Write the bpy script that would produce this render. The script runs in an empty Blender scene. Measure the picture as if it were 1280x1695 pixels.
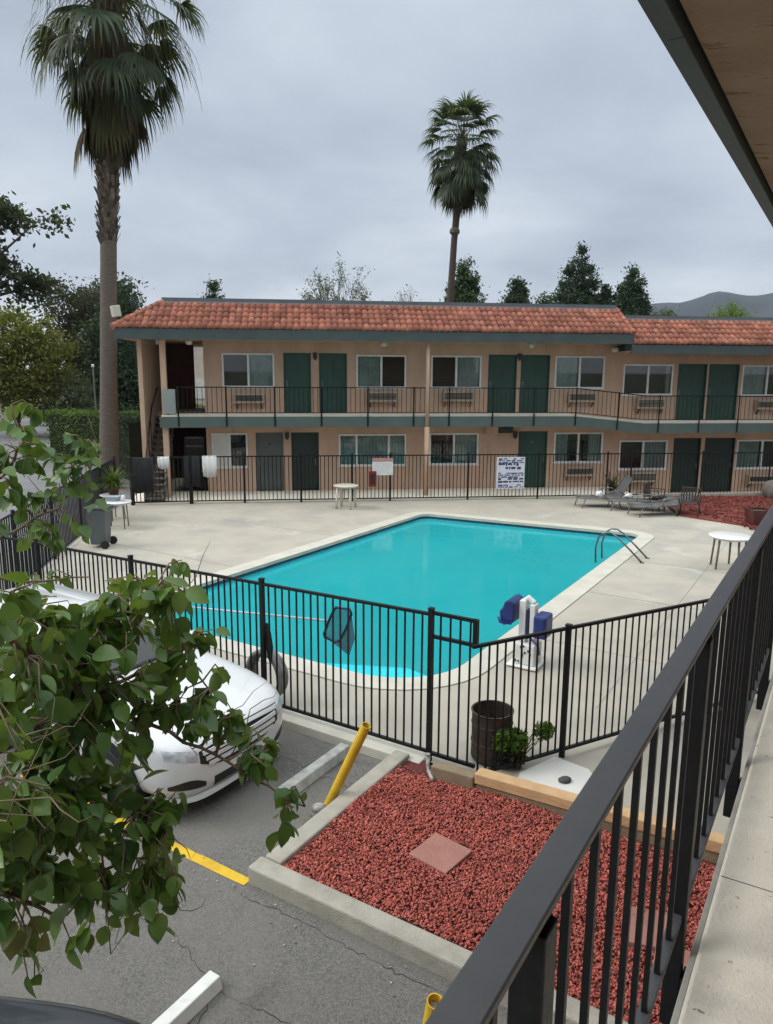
import bpy, bmesh, math, random
import numpy as np
from mathutils import Vector, Matrix
from mathutils.geometry import tessellate_polygon
PI = math.pi
scene = bpy.context.scene
COL = scene.collection
rnd = random.Random(7)

# ------------------------------------------------------------------ frames
# near frame: n across (towards the near wing), d along the near wing; 32 degrees off the view
CA, SA = math.cos(math.radians(32)), math.sin(math.radians(32))
def ND(n, d, z=0.0): return (n*CA + d*SA, -n*SA + d*CA, z)
# facade frame of the far wing: s along, o outwards (towards the pool)
TH = math.atan(.12); FC, FS = math.cos(TH), math.sin(TH)
def W(s, o, z=0.0): return (s*FC + o*FS, 26.3 + s*FS - o*FC, z)
def ID(x, y, z=0.0): return (x, y, z)

# ------------------------------------------------------------------ object helpers
def tag(o, label=None, cat=None, group=None, kind=None):
    if label: o['label'] = label
    if cat: o['category'] = cat
    if group: o['group'] = group
    if kind: o['kind'] = kind
    return o
def empty(name, loc, label=None, cat=None, group=None, rz=0):
    o = bpy.data.objects.new(name, None); COL.objects.link(o)
    o.location = loc; o.rotation_euler = (0, 0, rz); o.empty_display_size = .2
    return tag(o, label, cat, group)
def worldloc(o):
    v = Vector((0, 0, 0))
    while o is not None:
        v += o.location; o = o.parent
    return v
def children(o): return [c for c in bpy.data.objects if c.parent == o]
def copy_tree(o, parent=None):
    c = o.copy(); COL.objects.link(c)
    if parent is not None: c.parent = parent
    for ch in children(o): copy_tree(ch, c)
    return c

class MB:
    """collects vertices and faces; build() links them as one mesh object"""
    def __init__(s): s.v = []; s.f = []; s.m = []; s.mi = 0
    def add(s, vs, fs):
        b = len(s.v); s.v.extend(vs)
        for f in fs: s.f.append(tuple(i + b for i in f)); s.m.append(s.mi)
    def box(s, a0, a1, b0, b1, c0, c1, T=ID):
        vs = [T(a, b, c) for c in (c0, c1) for b in (b0, b1) for a in (a0, a1)]
        s.add(vs, [(0, 2, 3, 1), (4, 5, 7, 6), (0, 1, 5, 4), (2, 6, 7, 3), (0, 4, 6, 2), (1, 3, 7, 5)])
    def quad(s, *p): s.add(list(p), [tuple(range(len(p)))])
    def bar(s, p, q, w, h=None, up=(0, 0, 1)):
        """box bar from p to q, w wide, h high"""
        h = h or w
        p, q = Vector(p), Vector(q); t = (q - p).normalized(); u = Vector(up)
        if abs(t.dot(u)) > .98: u = Vector((CA, -SA, 0))
        x = t.cross(u).normalized(); y = x.cross(t).normalized()
        vs = []
        for c in (p, q):
            for i, j in ((-1, -1), (1, -1), (1, 1), (-1, 1)): vs.append(tuple(c + x*(i*w/2) + y*(j*h/2)))
        s.add(vs, [(3, 2, 1, 0), (4, 5, 6, 7), (0, 1, 5, 4), (1, 2, 6, 5), (2, 3, 7, 6), (3, 0, 4, 7)])
    def tube(s, pts, r, n=8, cap=True, closed=False):
        pts = [Vector(p) for p in pts]; R = r if isinstance(r, (list, tuple)) else [r]*len(pts)
        vs = []; fs = []; prev = None; k = len(pts)
        for i, p in enumerate(pts):
            a = pts[i-1] if (i > 0 or closed) else p
            b = pts[(i+1) % k] if (i < k-1 or closed) else p
            t = (b - a)
            t = t.normalized() if t.length > 1e-9 else Vector((0, 0, 1))
            if prev is None:
                x = t.cross(Vector((0, 0, 1)))
                if x.length < .05: x = t.cross(Vector((1, 0, 0)))
            else: x = prev - t*prev.dot(t)
            x.normalize(); prev = x; y = t.cross(x)
            for j in range(n):
                an = 2*PI*j/n
                vs.append(tuple(p + (x*math.cos(an) + y*math.sin(an))*R[i]))
        for i in range(k if closed else k-1):
            i2 = (i+1) % k
            for j in range(n):
                fs.append((i*n+j, i*n+(j+1) % n, i2*n+(j+1) % n, i2*n+j))
        if cap and not closed:
            fs.append(tuple(range(n-1, -1, -1))); fs.append(tuple((k-1)*n + j for j in range(n)))
        s.add(vs, fs)
    def lathe(s, c, prof, n=24, sx=1, sy=1):
        """profile of (r, z) turned about a vertical axis at c"""
        vs = []; fs = []
        for r, z in prof:
            for j in range(n):
                a = 2*PI*j/n; vs.append((c[0] + r*sx*math.cos(a), c[1] + r*sy*math.sin(a), c[2] + z))
        for i in range(len(prof)-1):
            for j in range(n): fs.append((i*n+j, i*n+(j+1) % n, (i+1)*n+(j+1) % n, (i+1)*n+j))
        if prof[0][0] > 1e-5: fs.append(tuple(range(n-1, -1, -1)))
        if prof[-1][0] > 1e-5: fs.append(tuple((len(prof)-1)*n + j for j in range(n)))
        s.add(vs, fs)
    def prism(s, poly, z0, z1, T=ID):
        k = len(poly)
        s.add([T(x, y, z0) for x, y in poly] + [T(x, y, z1) for x, y in poly],
              [tuple(range(k-1, -1, -1)), tuple(range(k, 2*k))] + [(i, (i+1) % k, k+(i+1) % k, k+i) for i in range(k)])
    def build(s, name, mat, parent=None, smooth=False, bevel=0, recalc=True, seg=2, subsurf=0, merge=0):
        me = bpy.data.meshes.new(name)
        off = worldloc(parent) if parent is not None else Vector((0, 0, 0))
        vs = [(v[0]-off.x, v[1]-off.y, v[2]-off.z) for v in s.v]
        me.from_pydata(vs, [], s.f)
        mats = mat if isinstance(mat, (list, tuple)) else [mat]
        for m in mats: me.materials.append(m)
        if len(mats) > 1: me.polygons.foreach_set('material_index', s.m)
        if recalc or bevel or merge:
            bm = bmesh.new(); bm.from_mesh(me)
            if merge: bmesh.ops.remove_doubles(bm, verts=bm.verts, dist=merge)
            if recalc: bmesh.ops.recalc_face_normals(bm, faces=bm.faces)
            if bevel: bmesh.ops.bevel(bm, geom=list(bm.edges), offset=bevel, segments=seg, affect='EDGES', profile=.5, clamp_overlap=True)
            bm.to_mesh(me); bm.free()
        if smooth: me.polygons.foreach_set('use_smooth', [True]*len(me.polygons))
        me.update()
        o = bpy.data.objects.new(name, me); COL.objects.link(o)
        if parent is not None: o.parent = parent
        if subsurf:
            md = o.modifiers.new('smooth', 'SUBSURF'); md.levels = subsurf; md.render_levels = subsurf
        return o

def np_mesh(name, verts, quads, mat, parent=None, smooth=False):
    """fast mesh from numpy arrays; quads is (k, m) of vertex indices"""
    off = worldloc(parent) if parent is not None else Vector((0, 0, 0))
    verts = np.asarray(verts, np.float32) - np.array(off, np.float32)
    quads = np.asarray(quads, np.int32)
    me = bpy.data.meshes.new(name)
    me.vertices.add(len(verts)); me.vertices.foreach_set('co', verts.ravel())
    k, m = quads.shape
    me.loops.add(k*m); me.loops.foreach_set('vertex_index', quads.ravel())
    me.polygons.add(k); me.polygons.foreach_set('loop_start', np.arange(0, k*m, m, dtype=np.int32))
    if smooth: me.polygons.foreach_set('use_smooth', np.ones(k, bool))
    me.update(calc_edges=True); me.validate()
    me.materials.append(mat)
    o = bpy.data.objects.new(name, me); COL.objects.link(o)
    if parent is not None: o.parent = parent
    return o

# ------------------------------------------------------------------ materials
def newmat(name):
    m = bpy.data.materials.new(name); m.use_nodes = True
    nt = m.node_tree
    return m, nt, nt.nodes['Principled BSDF']
def N(nt, t, **kw):
    n = nt.nodes.new('ShaderNode' + t)
    for k, v in kw.items(): setattr(n, k, v)
    return n
def noise(nt, vec, scale, detail=4, rough=.55, dist=0):
    n = N(nt, 'TexNoise'); n.inputs['Scale'].default_value = scale; n.inputs['Detail'].default_value = detail
    n.inputs['Roughness'].default_value = rough; n.inputs['Distortion'].default_value = dist
    if vec is not None: nt.links.new(vec, n.inputs['Vector'])
    return n
def ramp(nt, fac, stops):
    r = N(nt, 'ValToRGB'); cr = r.color_ramp
    while len(cr.elements) < len(stops): cr.elements.new(.5)
    for e, (p, c) in zip(cr.elements, stops):
        e.position = p; e.color = (*c, 1) if len(c) == 3 else c
    nt.links.new(fac, r.inputs['Fac'])
    return r
def mixc(nt, fac, a, b, mode='MIX'):
    m = N(nt, 'Mix', data_type='RGBA', blend_type=mode)
    for sock, v in ((m.inputs[0], fac), (m.inputs[6], a), (m.inputs[7], b)):
        if hasattr(v, 'links') or hasattr(v, 'is_linked'): nt.links.new(v, sock)
        elif isinstance(v, (int, float)): sock.default_value = v
        else: sock.default_value = (*v, 1)
    return m.outputs[2]
def M(name, col, col2=None, scale=6, rough=.8, bump=0, bscale=60, metal=0, spec=.5, island=0, big=None, big2=None, lo=.35, hi=.65, detail=5, coat=0, stretch=None):
    """surface whose base colour wanders between col and col2 over noise; big = (colour, scale, lo, hi) adds larger stains"""
    m, nt, b = newmat(name)
    geo = N(nt, 'NewGeometry'); vec = geo.outputs['Position']
    if stretch:
        mp = N(nt, 'Mapping'); mp.inputs['Scale'].default_value = stretch; nt.links.new(vec, mp.inputs['Vector']); vec = mp.outputs[0]
    c2 = col2 or tuple(x*.82 for x in col)
    n = noise(nt, vec, scale, detail)
    out = ramp(nt, n.outputs['Fac'], [(lo, col), (hi, c2)]).outputs[0]
    for bg_ in (big, big2):
        if not bg_: continue
        bc, bs, bl, bh = bg_
        n2 = noise(nt, vec, bs, 6, .62, .4)
        r2 = ramp(nt, n2.outputs['Fac'], [(bl, (0, 0, 0)), (bh, (1, 1, 1))])
        out = mixc(nt, r2.outputs[0], out, bc)
    if island:
        hs = N(nt, 'HueSaturation')
        mr = N(nt, 'MapRange'); mr.inputs['To Min'].default_value = 1-island; mr.inputs['To Max'].default_value = 1+island
        nt.links.new(geo.outputs['Random Per Island'], mr.inputs['Value'])
        nt.links.new(mr.outputs[0], hs.inputs['Value']); nt.links.new(out, hs.inputs['Color']); out = hs.outputs[0]
    nt.links.new(out, b.inputs['Base Color'])
    b.inputs['Roughness'].default_value = rough; b.inputs['Metallic'].default_value = metal
    b.inputs['Specular IOR Level'].default_value = spec
    if coat: b.inputs['Coat Weight'].default_value = coat; b.inputs['Coat Roughness'].default_value = .04
    if bump:
        n3 = noise(nt, geo.outputs['Position'], bscale, 4, .6)
        bp = N(nt, 'Bump'); bp.inputs['Strength'].default_value = bump; bp.inputs['Distance'].default_value = .02
        nt.links.new(n3.outputs['Fac'], bp.inputs['Height']); nt.links.new(bp.outputs[0], b.inputs['Normal'])
    return m
def leafmat(name, cols, trans=.35, rough=.5, clump=.9, gloss=.25):
    """leaf surface: colour per leaf and per clump, some light passing through"""
    m, nt, b = newmat(name)
    geo = N(nt, 'NewGeometry')
    k = len(cols)
    n = noise(nt, geo.outputs['Position'], clump, 3)
    ad = N(nt, 'Math', operation='MULTIPLY_ADD'); ad.inputs[1].default_value = .55; 
    nt.links.new(geo.outputs['Random Per Island'], ad.inputs[0])
    sc = N(nt, 'Math', operation='MULTIPLY_ADD'); sc.inputs[1].default_value = 1.3; sc.inputs[2].default_value = -.42
    nt.links.new(n.outputs['Fac'], sc.inputs[0]); nt.links.new(sc.outputs[0], ad.inputs[2])
    r = ramp(nt, ad.outputs[0], [(i/(k-1), c) for i, c in enumerate(cols)])
    nt.links.new(r.outputs[0], b.inputs['Base Color'])
    b.inputs['Roughness'].default_value = rough; b.inputs['Specular IOR Level'].default_value = gloss
    tr = N(nt, 'BsdfTranslucent')
    tc = mixc(nt, .5, r.outputs[0], (.25, .32, .03), 'MIX'); nt.links.new(tc, tr.inputs['Color'])
    mx = N(nt, 'MixShader'); mx.inputs[0].default_value = trans
    nt.links.new(b.outputs[0], mx.inputs[1]); nt.links.new(tr.outputs[0], mx.inputs[2])
    nt.links.new(mx.outputs[0], nt.nodes['Material Output'].inputs['Surface'])
    return m

STUCCO = M('peach_stucco', (.54, .365, .262), (.47, .315, .222), 2.2, .92, .35, 120, big=((.40, .285, .21), .7, .5, .8), big2=((.30, .225, .18), 2.6, .60, .80), stretch=(1, 1, .3))
STUCCO_RED = M('maroon_stucco', (.10, .035, .028), (.075, .028, .022), 3, .92, .3, 90)
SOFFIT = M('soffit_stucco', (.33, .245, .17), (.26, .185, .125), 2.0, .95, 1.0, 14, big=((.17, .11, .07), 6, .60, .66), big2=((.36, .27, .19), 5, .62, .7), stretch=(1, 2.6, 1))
FASCIA = M('fascia_green', (.060, .080, .080), (.046, .064, .064), 2, .6, .1, 40)
DOOR = M('door_green', (.018, .062, .043), (.013, .048, .034), 1.5, .5, .05, 80, big=((.03, .07, .055), 3, .55, .75), stretch=(1, 1, .4))
DOOR_GREY = M('door_grey', (.085, .095, .088), (.07, .08, .075), 1.5, .55)
DOOR_SCREEN_AND_SHADE = M('door_screen_and_shade', (.006, .022, .014), (.004, .014, .01), 20, .5)  # screen door; also stands in for shade on two lower right doors
WFRAME = M('window_white', (.72, .72, .70), (.6, .6, .58), 4, .5)
CURTAIN = M('curtain_cloth', (.46, .52, .50), (.34, .40, .385), 3, .9)
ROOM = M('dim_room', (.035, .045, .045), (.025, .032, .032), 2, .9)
BLIND = M('white_blind', (.62, .61, .57), (.55, .54, .5), 2, .8)
TILE = M('roof_tile', (.34, .125, .08), (.24, .083, .054), 2.4, .88, .5, 45, island=.30, big=((.46, .27, .19), 2.2, .58, .8), big2=((.14, .06, .045), 6, .64, .74))
CAP = M('roof_cap', (.11, .13, .145), (.09, .105, .12), 1.5, .6)
CONC = M('deck_concrete', (.41, .375, .315), (.345, .318, .268), 1.1, .88, .25, 55, big=((.27, .265, .25), .40, .52, .74), big2=((.50, .475, .42), .8, .56, .80))
CONC_W = M('coping_concrete', (.52, .495, .43), (.45, .43, .37), 2.5, .8, .2, 60)
CONC_C = M('curb_concrete', (.37, .345, .29), (.28, .262, .22), 5, .9, .5, 60, big=((.36, .35, .31), 1.5, .5, .75))
CONC_B = M('walkway_concrete', (.76, .71, .61), (.69, .645, .555), 2.0, .85, .3, 110, big=((.58, .545, .47), 3, .56, .75), big2=((.30, .275, .235), 26, .655, .685))
ASPH = M('asphalt', (.24, .23, .212), (.105, .102, .097), 75, .93, 1.0, 110, big=((.225, .21, .188), .6, .45, .7), big2=((.06, .06, .06), .9, .60, .76))
ROADM = M('road_asphalt', (.19, .19, .195), (.15, .15, .155), .8, .9, .3, 30)
DIRT = M('ground_dirt', (.10, .085, .05), (.055, .07, .03), .35, 1, .4, 8)
BLACK = M('black_paint', (.006, .0065, .0075), (.010, .010, .011), 30, .5, .12, 70, spec=.25, big2=((.07, .035, .02), 34, .70, .74))
RAILTOP = M('worn_rail_paint', (.062, .064, .070), (.052, .054, .060), 9, .45, .04, 160, spec=.4, big=((.085, .085, .09), 3, .6, .75), big2=((.16, .155, .15), 38, .72, .75))
GRAVEL = M('lava_rock', (.47, .122, .093), (.33, .082, .062), 14, .95, .6, 60, island=.38, big=((.47, .165, .13), 9, .58, .7))
MULCH = M('red_mulch', (.20, .045, .032), (.12, .025, .02), 8, .95, .9, 40, island=.4)
PAVER = M('red_paver', (.33, .155, .125), (.28, .125, .10), 4, .9, .4, 60)
TIMBER = M('pale_timber', (.56, .37, .20), (.46, .29, .15), 2, .85, .3, 30, stretch=(3, 3, 18))
TIMBER_OLD = M('old_timber', (.26, .20, .13), (.18, .135, .085), 3, .9, .4, 30)
YELLOW = M('yellow_paint', (.66, .42, .02), (.52, .32, .02), 6, .75, .3, 60, big=((.36, .28, .12), 5, .6, .75), big2=((.13, .08, .04), 13, .66, .70))
WHITEP = M('white_paint', (.72, .72, .70), (.6, .6, .58), 5, .7, .2, 60, big=((.4, .4, .38), 4, .6, .78))
OLDWHITE = M('worn_white_stop', (.50, .50, .47), (.30, .30, .28), 7, .85, .5, 50)
PLASTW = M('white_plastic', (.70, .70, .70), (.62, .62, .62), 2, .35)
PLASTC = M('cream_plastic', (.56, .53, .46), (.5, .47, .4), 2, .4)
METALG = M('grey_metal', (.22, .21, .19), (.15, .14, .13), 8, .45, metal=.6)
STEEL = M('steel_tube', (.20, .21, .225), (.12, .13, .145), 10, .28, metal=.9)
MESHF = M('sling_mesh', (.10, .10, .105), (.075, .075, .08), 60, .8)
BRONZE = M('bronze_frame', (.05, .035, .03), (.035, .025, .022), 5, .5)
MAROON = M('maroon_pot', (.085, .022, .02), (.06, .016, .015), 4, .6)
RUST = M('rusty_drum', (.055, .032, .022), (.022, .016, .013), 7, .75, .5, 40, big=((.10, .05, .028), 6, .55, .7))
BINP = M('bin_plastic', (.10, .112, .118), (.085, .095, .10), 3, .5)
BLUEP = M('blue_plastic', (.012, .03, .16), (.01, .022, .12), 3, .4)
NAVY = M('navy_tube', (.012, .02, .06), (.01, .016, .05), 3, .4)
GREYHOSE = M('grey_hose', (.25, .245, .235), (.18, .175, .17), 10, .7)
CLOTHW = M('white_cloth', (.68, .68, .67), (.6, .6, .6), 6, .95)
CLOTHB = M('black_cloth', (.012, .012, .014), (.02, .02, .022), 6, .95)
REDBOX = M('red_box', (.17, .018, .016), (.12, .014, .012), 4, .5)
CARW = M('white_car_paint', (.64, .65, .665), (.60, .61, .625), .8, .22, coat=.6)
CARB = M('dark_car_paint', (.014, .017, .02), (.02, .023, .026), 3, .3, coat=.5)
RUBBER = M('tyre_rubber', (.012, .012, .012), (.02, .02, .02), 20, .9)
CHROME = M('wheel_alloy', (.45, .46, .47), (.35, .36, .37), 5, .3, metal=.8)
DARKTRIM = M('black_trim', (.008, .008, .009), (.014, .014, .014), 10, .4)
BARK = M('bark', (.085, .065, .048), (.045, .036, .028), 12, .95, .8, 40)
TWIG = M('twig_bark', (.20, .145, .09), (.12, .09, .06), 20, .85)
PALMBARK = M('palm_bark', (.145, .122, .098), (.095, .08, .066), 4, .95, .7, 30, stretch=(1, 1, 9))
PALMBARK2 = M('dark_palm_bark', (.085, .058, .046), (.05, .036, .03), 4, .95, .7, 30, stretch=(1, 1, 9))
PALMSCALE = M('palm_boots', (.16, .125, .09), (.075, .058, .042), 6, .95, .5, 30, island=.65)
PIPEG = M('galvanised_pipe', (.38, .37, .35), (.25, .24, .22), 12, .6, metal=.3)
HILLM_HAZED = M('hill_scrub_hazed', (.038, .047, .060), (.050, .058, .070), .02, 1, 0, big=((.028, .036, .046), .008, .45, .6))  # bluish because distance haze is mixed into the scrub colour
INK = M('dark_ink', (.03, .035, .10), (.05, .055, .13), 20, .8)
BOARD = M('notice_white', (.66, .67, .72), (.55, .56, .66), 10, .6)
PINK = M('faded_red_strip', (.50, .24, .22), (.42, .2, .18), 10, .7)
STAIRM = M('stair_tread', (.13, .12, .11), (.09, .085, .08), 6, .9)
STONE = M('grey_stone', (.075, .078, .082), (.05, .052, .055), 12, .85, .4, 40)

LEAF_FG = leafmat('broad_leaf', [(.012, .042, .012), (.030, .085, .018), (.056, .13, .024), (.09, .175, .030), (.14, .23, .055), (.17, .12, .055)], .36, .36, 2.2, .5)
LEAF_DARK = leafmat('dark_foliage', [(.014, .019, .013), (.024, .034, .022), (.042, .054, .032)], .2, .6, .5)
LEAF_YEL = leafmat('olive_gold_foliage', [(.07, .078, .016), (.13, .135, .028), (.19, .185, .045)], .3, .6, .5)
LEAF_CON = leafmat('conifer_foliage', [(.010, .026, .017), (.021, .045, .028), (.038, .070, .040)], .15, .6, .5)
LEAF_CON2 = leafmat('light_conifer_foliage', [(.018, .038, .02), (.035, .065, .032), (.055, .095, .045)], .2, .6, .5)
LEAF_HEDGE = leafmat('hedge_foliage', [(.03, .065, .012), (.065, .125, .02), (.12, .19, .035)], .25, .55, .8)
LEAF_OLIVE = leafmat('grey_olive_foliage', [(.05, .065, .045), (.08, .10, .065), (.12, .14, .09)], .3, .7, .6)
LEAF_LIME = leafmat('lime_foliage', [(.07, .13, .02), (.11, .19, .03), (.15, .24, .05)], .35, .6, .4)
LEAF_BROWN = leafmat('purple_brown_foliage', [(.02, .018, .016), (.035, .03, .026), (.05, .045, .036)], .2, .7, .5)
LEAF_POT = leafmat('pot_foliage', [(.035, .09, .012), (.075, .16, .02), (.13, .24, .04)], .3, .5, 3)
LEAF_FLAX = leafmat('strappy_foliage', [(.03, .055, .012), (.06, .095, .02), (.12, .16, .04)], .3, .5, 3)
FROND = leafmat('palm_frond', [(.016, .030, .014), (.034, .056, .026), (.065, .085, .045)], .18, .5, .5)
FROND_DEAD = leafmat('dead_frond', [(.05, .036, .02), (.085, .062, .035), (.13, .098, .058)], .15, .8, .8)
FROND_OLD = leafmat('fading_frond', [(.035, .038, .014), (.06, .058, .02), (.09, .075, .03)], .15, .7, .8)
DRYLEAF = leafmat('dry_leaf', [(.09, .05, .03), (.13, .08, .05)], .2, .8, 3)

def glassmat(name, tint, refl=.06):
    m, nt, b = newmat(name)
    nt.nodes.remove(b)
    tr = N(nt, 'BsdfTransparent'); tr.inputs['Color'].default_value = (*tint, 1)
    gl = N(nt, 'BsdfGlossy'); gl.inputs['Roughness'].default_value = .02
    lw = N(nt, 'Fresnel'); lw.inputs['IOR'].default_value = 1.5
    mx = N(nt, 'MixShader')
    ad = N(nt, 'Math', operation='ADD'); ad.inputs[1].default_value = refl; nt.links.new(lw.outputs[0], ad.inputs[0])
    nt.links.new(ad.outputs[0], mx.inputs[0]); nt.links.new(tr.outputs[0], mx.inputs[1]); nt.links.new(gl.outputs[0], mx.inputs[2])
    nt.links.new(mx.outputs[0], nt.nodes['Material Output'].inputs['Surface'])
    return m
GLASS = glassmat('window_glass', (.74, .82, .80), .05)
CARGLASS = glassmat('car_glass', (.10, .12, .12), .05)

def watermat():
    m, nt, b = newmat('pool_water')
    wn = noise(nt, N(nt, 'NewGeometry').outputs['Position'], .45, 4, .5, .6); wr_ = ramp(nt, wn.outputs['Fac'], [(.30, (.030, .565, .64)), (.70, (.042, .625, .70))]); nt.links.new(wr_.outputs[0], b.inputs['Base Color']); b.inputs['Roughness'].default_value = .03
    b.inputs['IOR'].default_value = 1.33
    geo = N(nt, 'NewGeometry')
    n1 = noise(nt, geo.outputs['Position'], 1.6, 3); n2 = noise(nt, geo.outputs['Position'], 9, 2)
    ad = N(nt, 'Math', operation='MULTIPLY_ADD'); ad.inputs[1].default_value = .12
    nt.links.new(n2.outputs['Fac'], ad.inputs[0]); nt.links.new(n1.outputs['Fac'], ad.inputs[2])
    bp = N(nt, 'Bump'); bp.inputs['Strength'].default_value = .05; bp.inputs['Distance'].default_value = .12
    nt.links.new(ad.outputs[0], bp.inputs['Height']); nt.links.new(bp.outputs[0], b.inputs['Normal'])
    tr = N(nt, 'BsdfTransparent'); tr.inputs['Color'].default_value = (.30, .94, .98, 1)
    fr = N(nt, 'Fresnel'); fr.inputs['IOR'].default_value = 1.33
    mx = N(nt, 'MixShader')
    # cloudy water: the far floor is half hidden, what lies just under the surface shows
    sub = N(nt, 'Math', operation='MULTIPLY_ADD'); sub.inputs[1].default_value = -.4; sub.inputs[2].default_value = .58
    nt.links.new(fr.outputs[0], sub.inputs[0]); nt.links.new(sub.outputs[0], mx.inputs[0])
    nt.links.new(b.outputs[0], mx.inputs[1]); nt.links.new(tr.outputs[0], mx.inputs[2])
    nt.links.new(mx.outputs[0], nt.nodes['Material Output'].inputs['Surface'])
    return m
WATER = watermat()
BASIN = M('pool_plaster', (.12, .66, .72), (.11, .62, .68), 1, .7)
STEPM = M('pool_step_plaster', (.62, .88, .95), (.58, .85, .92), 1, .7)
WTILE = M('waterline_tile', (.02, .05, .11), (.05, .11, .17), 14, .3)

def textmesh(body, size, thick=.002):
    c = bpy.data.curves.new('t', 'FONT'); c.body = body; c.size = size; c.extrude = thick; c.align_x = 'CENTER'; c.align_y = 'CENTER'
    o = bpy.data.objects.new('t', c); me = o.to_mesh()
    vs = [tuple(v.co) for v in me.vertices]; fs = [tuple(p.vertices) for p in me.polygons]
    o.to_mesh_clear(); bpy.data.objects.remove(o); bpy.data.curves.remove(c)
    return vs, fs
# ================================================================== camera, world, sun
cam = bpy.data.cameras.new('camera'); camo = bpy.data.objects.new('camera', cam); COL.objects.link(camo)
camo.matrix_world = Matrix(((.999982, -.006, 0, 0), (.00111914, .18652068, -.9824504, 0), (.00589467, .98243271, .18652404, 4.2), (0, 0, 0, 1)))
cam.sensor_fit = 'VERTICAL'; cam.sensor_height = 36; cam.lens = 26.124; cam.clip_start = .05; cam.clip_end = 6000
scene.camera = camo
scene.view_settings.view_transform = 'Standard'; scene.view_settings.look = 'None'
scene.view_settings.exposure = 0.0; scene.view_settings.gamma = 1; scene.view_settings.use_curve_mapping = False

SUN_EL, SUN_AZ = math.radians(42), math.radians(268)    # azimuth measured from +Y towards +X
w = bpy.data.worlds.new('World'); scene.world = w; w.use_nodes = True
nt = w.node_tree; nt.nodes.clear()
out = N(nt, 'OutputWorld')
sky = N(nt, 'TexSky', sky_type='NISHITA'); sky.sun_disc = False; sky.sun_elevation = SUN_EL; sky.sun_rotation = SUN_AZ
sky.air_density = 1.5; sky.dust_density = 4; sky.ozone_density = 1.5
bg1 = N(nt, 'Background'); bg1.inputs['Strength'].default_value = .1; nt.links.new(sky.outputs[0], bg1.inputs['Color'])
tc = N(nt, 'TexCoord'); sep = N(nt, 'SeparateXYZ'); nt.links.new(tc.outputs['Generated'], sep.inputs[0])
za = N(nt, 'Math', operation='MAXIMUM'); za.inputs[1].default_value = 0; nt.links.new(sep.outputs['Z'], za.inputs[0])
zb = N(nt, 'Math', operation='ADD'); zb.inputs[1].default_value = .22; nt.links.new(za.outputs[0], zb.inputs[0])
dx = N(nt, 'Math', operation='DIVIDE'); nt.links.new(sep.outputs['X'], dx.inputs[0]); nt.links.new(zb.outputs[0], dx.inputs[1])
dy = N(nt, 'Math', operation='DIVIDE'); nt.links.new(sep.outputs['Y'], dy.inputs[0]); nt.links.new(zb.outputs[0], dy.inputs[1])
cmb = N(nt, 'CombineXYZ'); nt.links.new(dx.outputs[0], cmb.inputs[0]); nt.links.new(dy.outputs[0], cmb.inputs[1])
cl = noise(nt, cmb.outputs[0], 1.15, 5, .52, .2)
cl2 = noise(nt, cmb.outputs[0], .55, 3, .5, .2)
cs = N(nt, 'Math', operation='MULTIPLY_ADD'); cs.inputs[1].default_value = .55
cl2m = N(nt, 'Math', operation='MULTIPLY'); cl2m.inputs[1].default_value = .45; nt.links.new(cl2.outputs['Fac'], cl2m.inputs[0])
nt.links.new(cl.outputs['Fac'], cs.inputs[0]); nt.links.new(cl2m.outputs[0], cs.inputs[2])
clc = ramp(nt, cs.outputs[0], [(.36, (.405, .465, .56)), (.49, (.545, .615, .72)), (.63, (.74, .81, .895))])
# overcast: brighter overhead, a pale band along the horizon
zr = ramp(nt, sep.outputs['Z'], [(0, (1.40, 1.36, 1.28)), (.05, (1.22, 1.2, 1.15)), (.13, (.95, .96, .97)), (.45, (1.0, 1.0, 1.0)), (.62, (2.4, 2.3, 2.05)), (1, (4.2, 4.0, 3.5))])
cc = mixc(nt, 1.0, clc.outputs[0], zr.outputs[0], 'MULTIPLY')
bg2 = N(nt, 'Background'); bg2.inputs['Strength'].default_value = 1.0; nt.links.new(cc, bg2.inputs['Color'])
mx = N(nt, 'MixShader'); mx.inputs[0].default_value = .94
nt.links.new(bg1.outputs[0], mx.inputs[1]); nt.links.new(bg2.outputs[0], mx.inputs[2]); nt.links.new(mx.outputs[0], out.inputs['Surface'])
sl = bpy.data.lights.new('sun', 'SUN'); sl.energy = 1.9; sl.angle = math.radians(26); sl.color = (1, .96, .9)
so = bpy.data.objects.new('sun', sl); COL.objects.link(so)
sd = Vector((math.sin(SUN_AZ)*math.cos(SUN_EL), math.cos(SUN_AZ)*math.cos(SUN_EL), math.sin(SUN_EL)))
so.rotation_euler = sd.to_track_quat('Z', 'Y').to_euler(); so.location = (0, 0, 40)

# ================================================================== ground
def struct(o): o['kind'] = 'structure'; return o
b = MB(); b.quad((-2500, -2500, -.32), (2500, -2500, -.32), (2500, 2500, -.32), (-2500, 2500, -.32))
struct(b.build('ground', DIRT))
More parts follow.
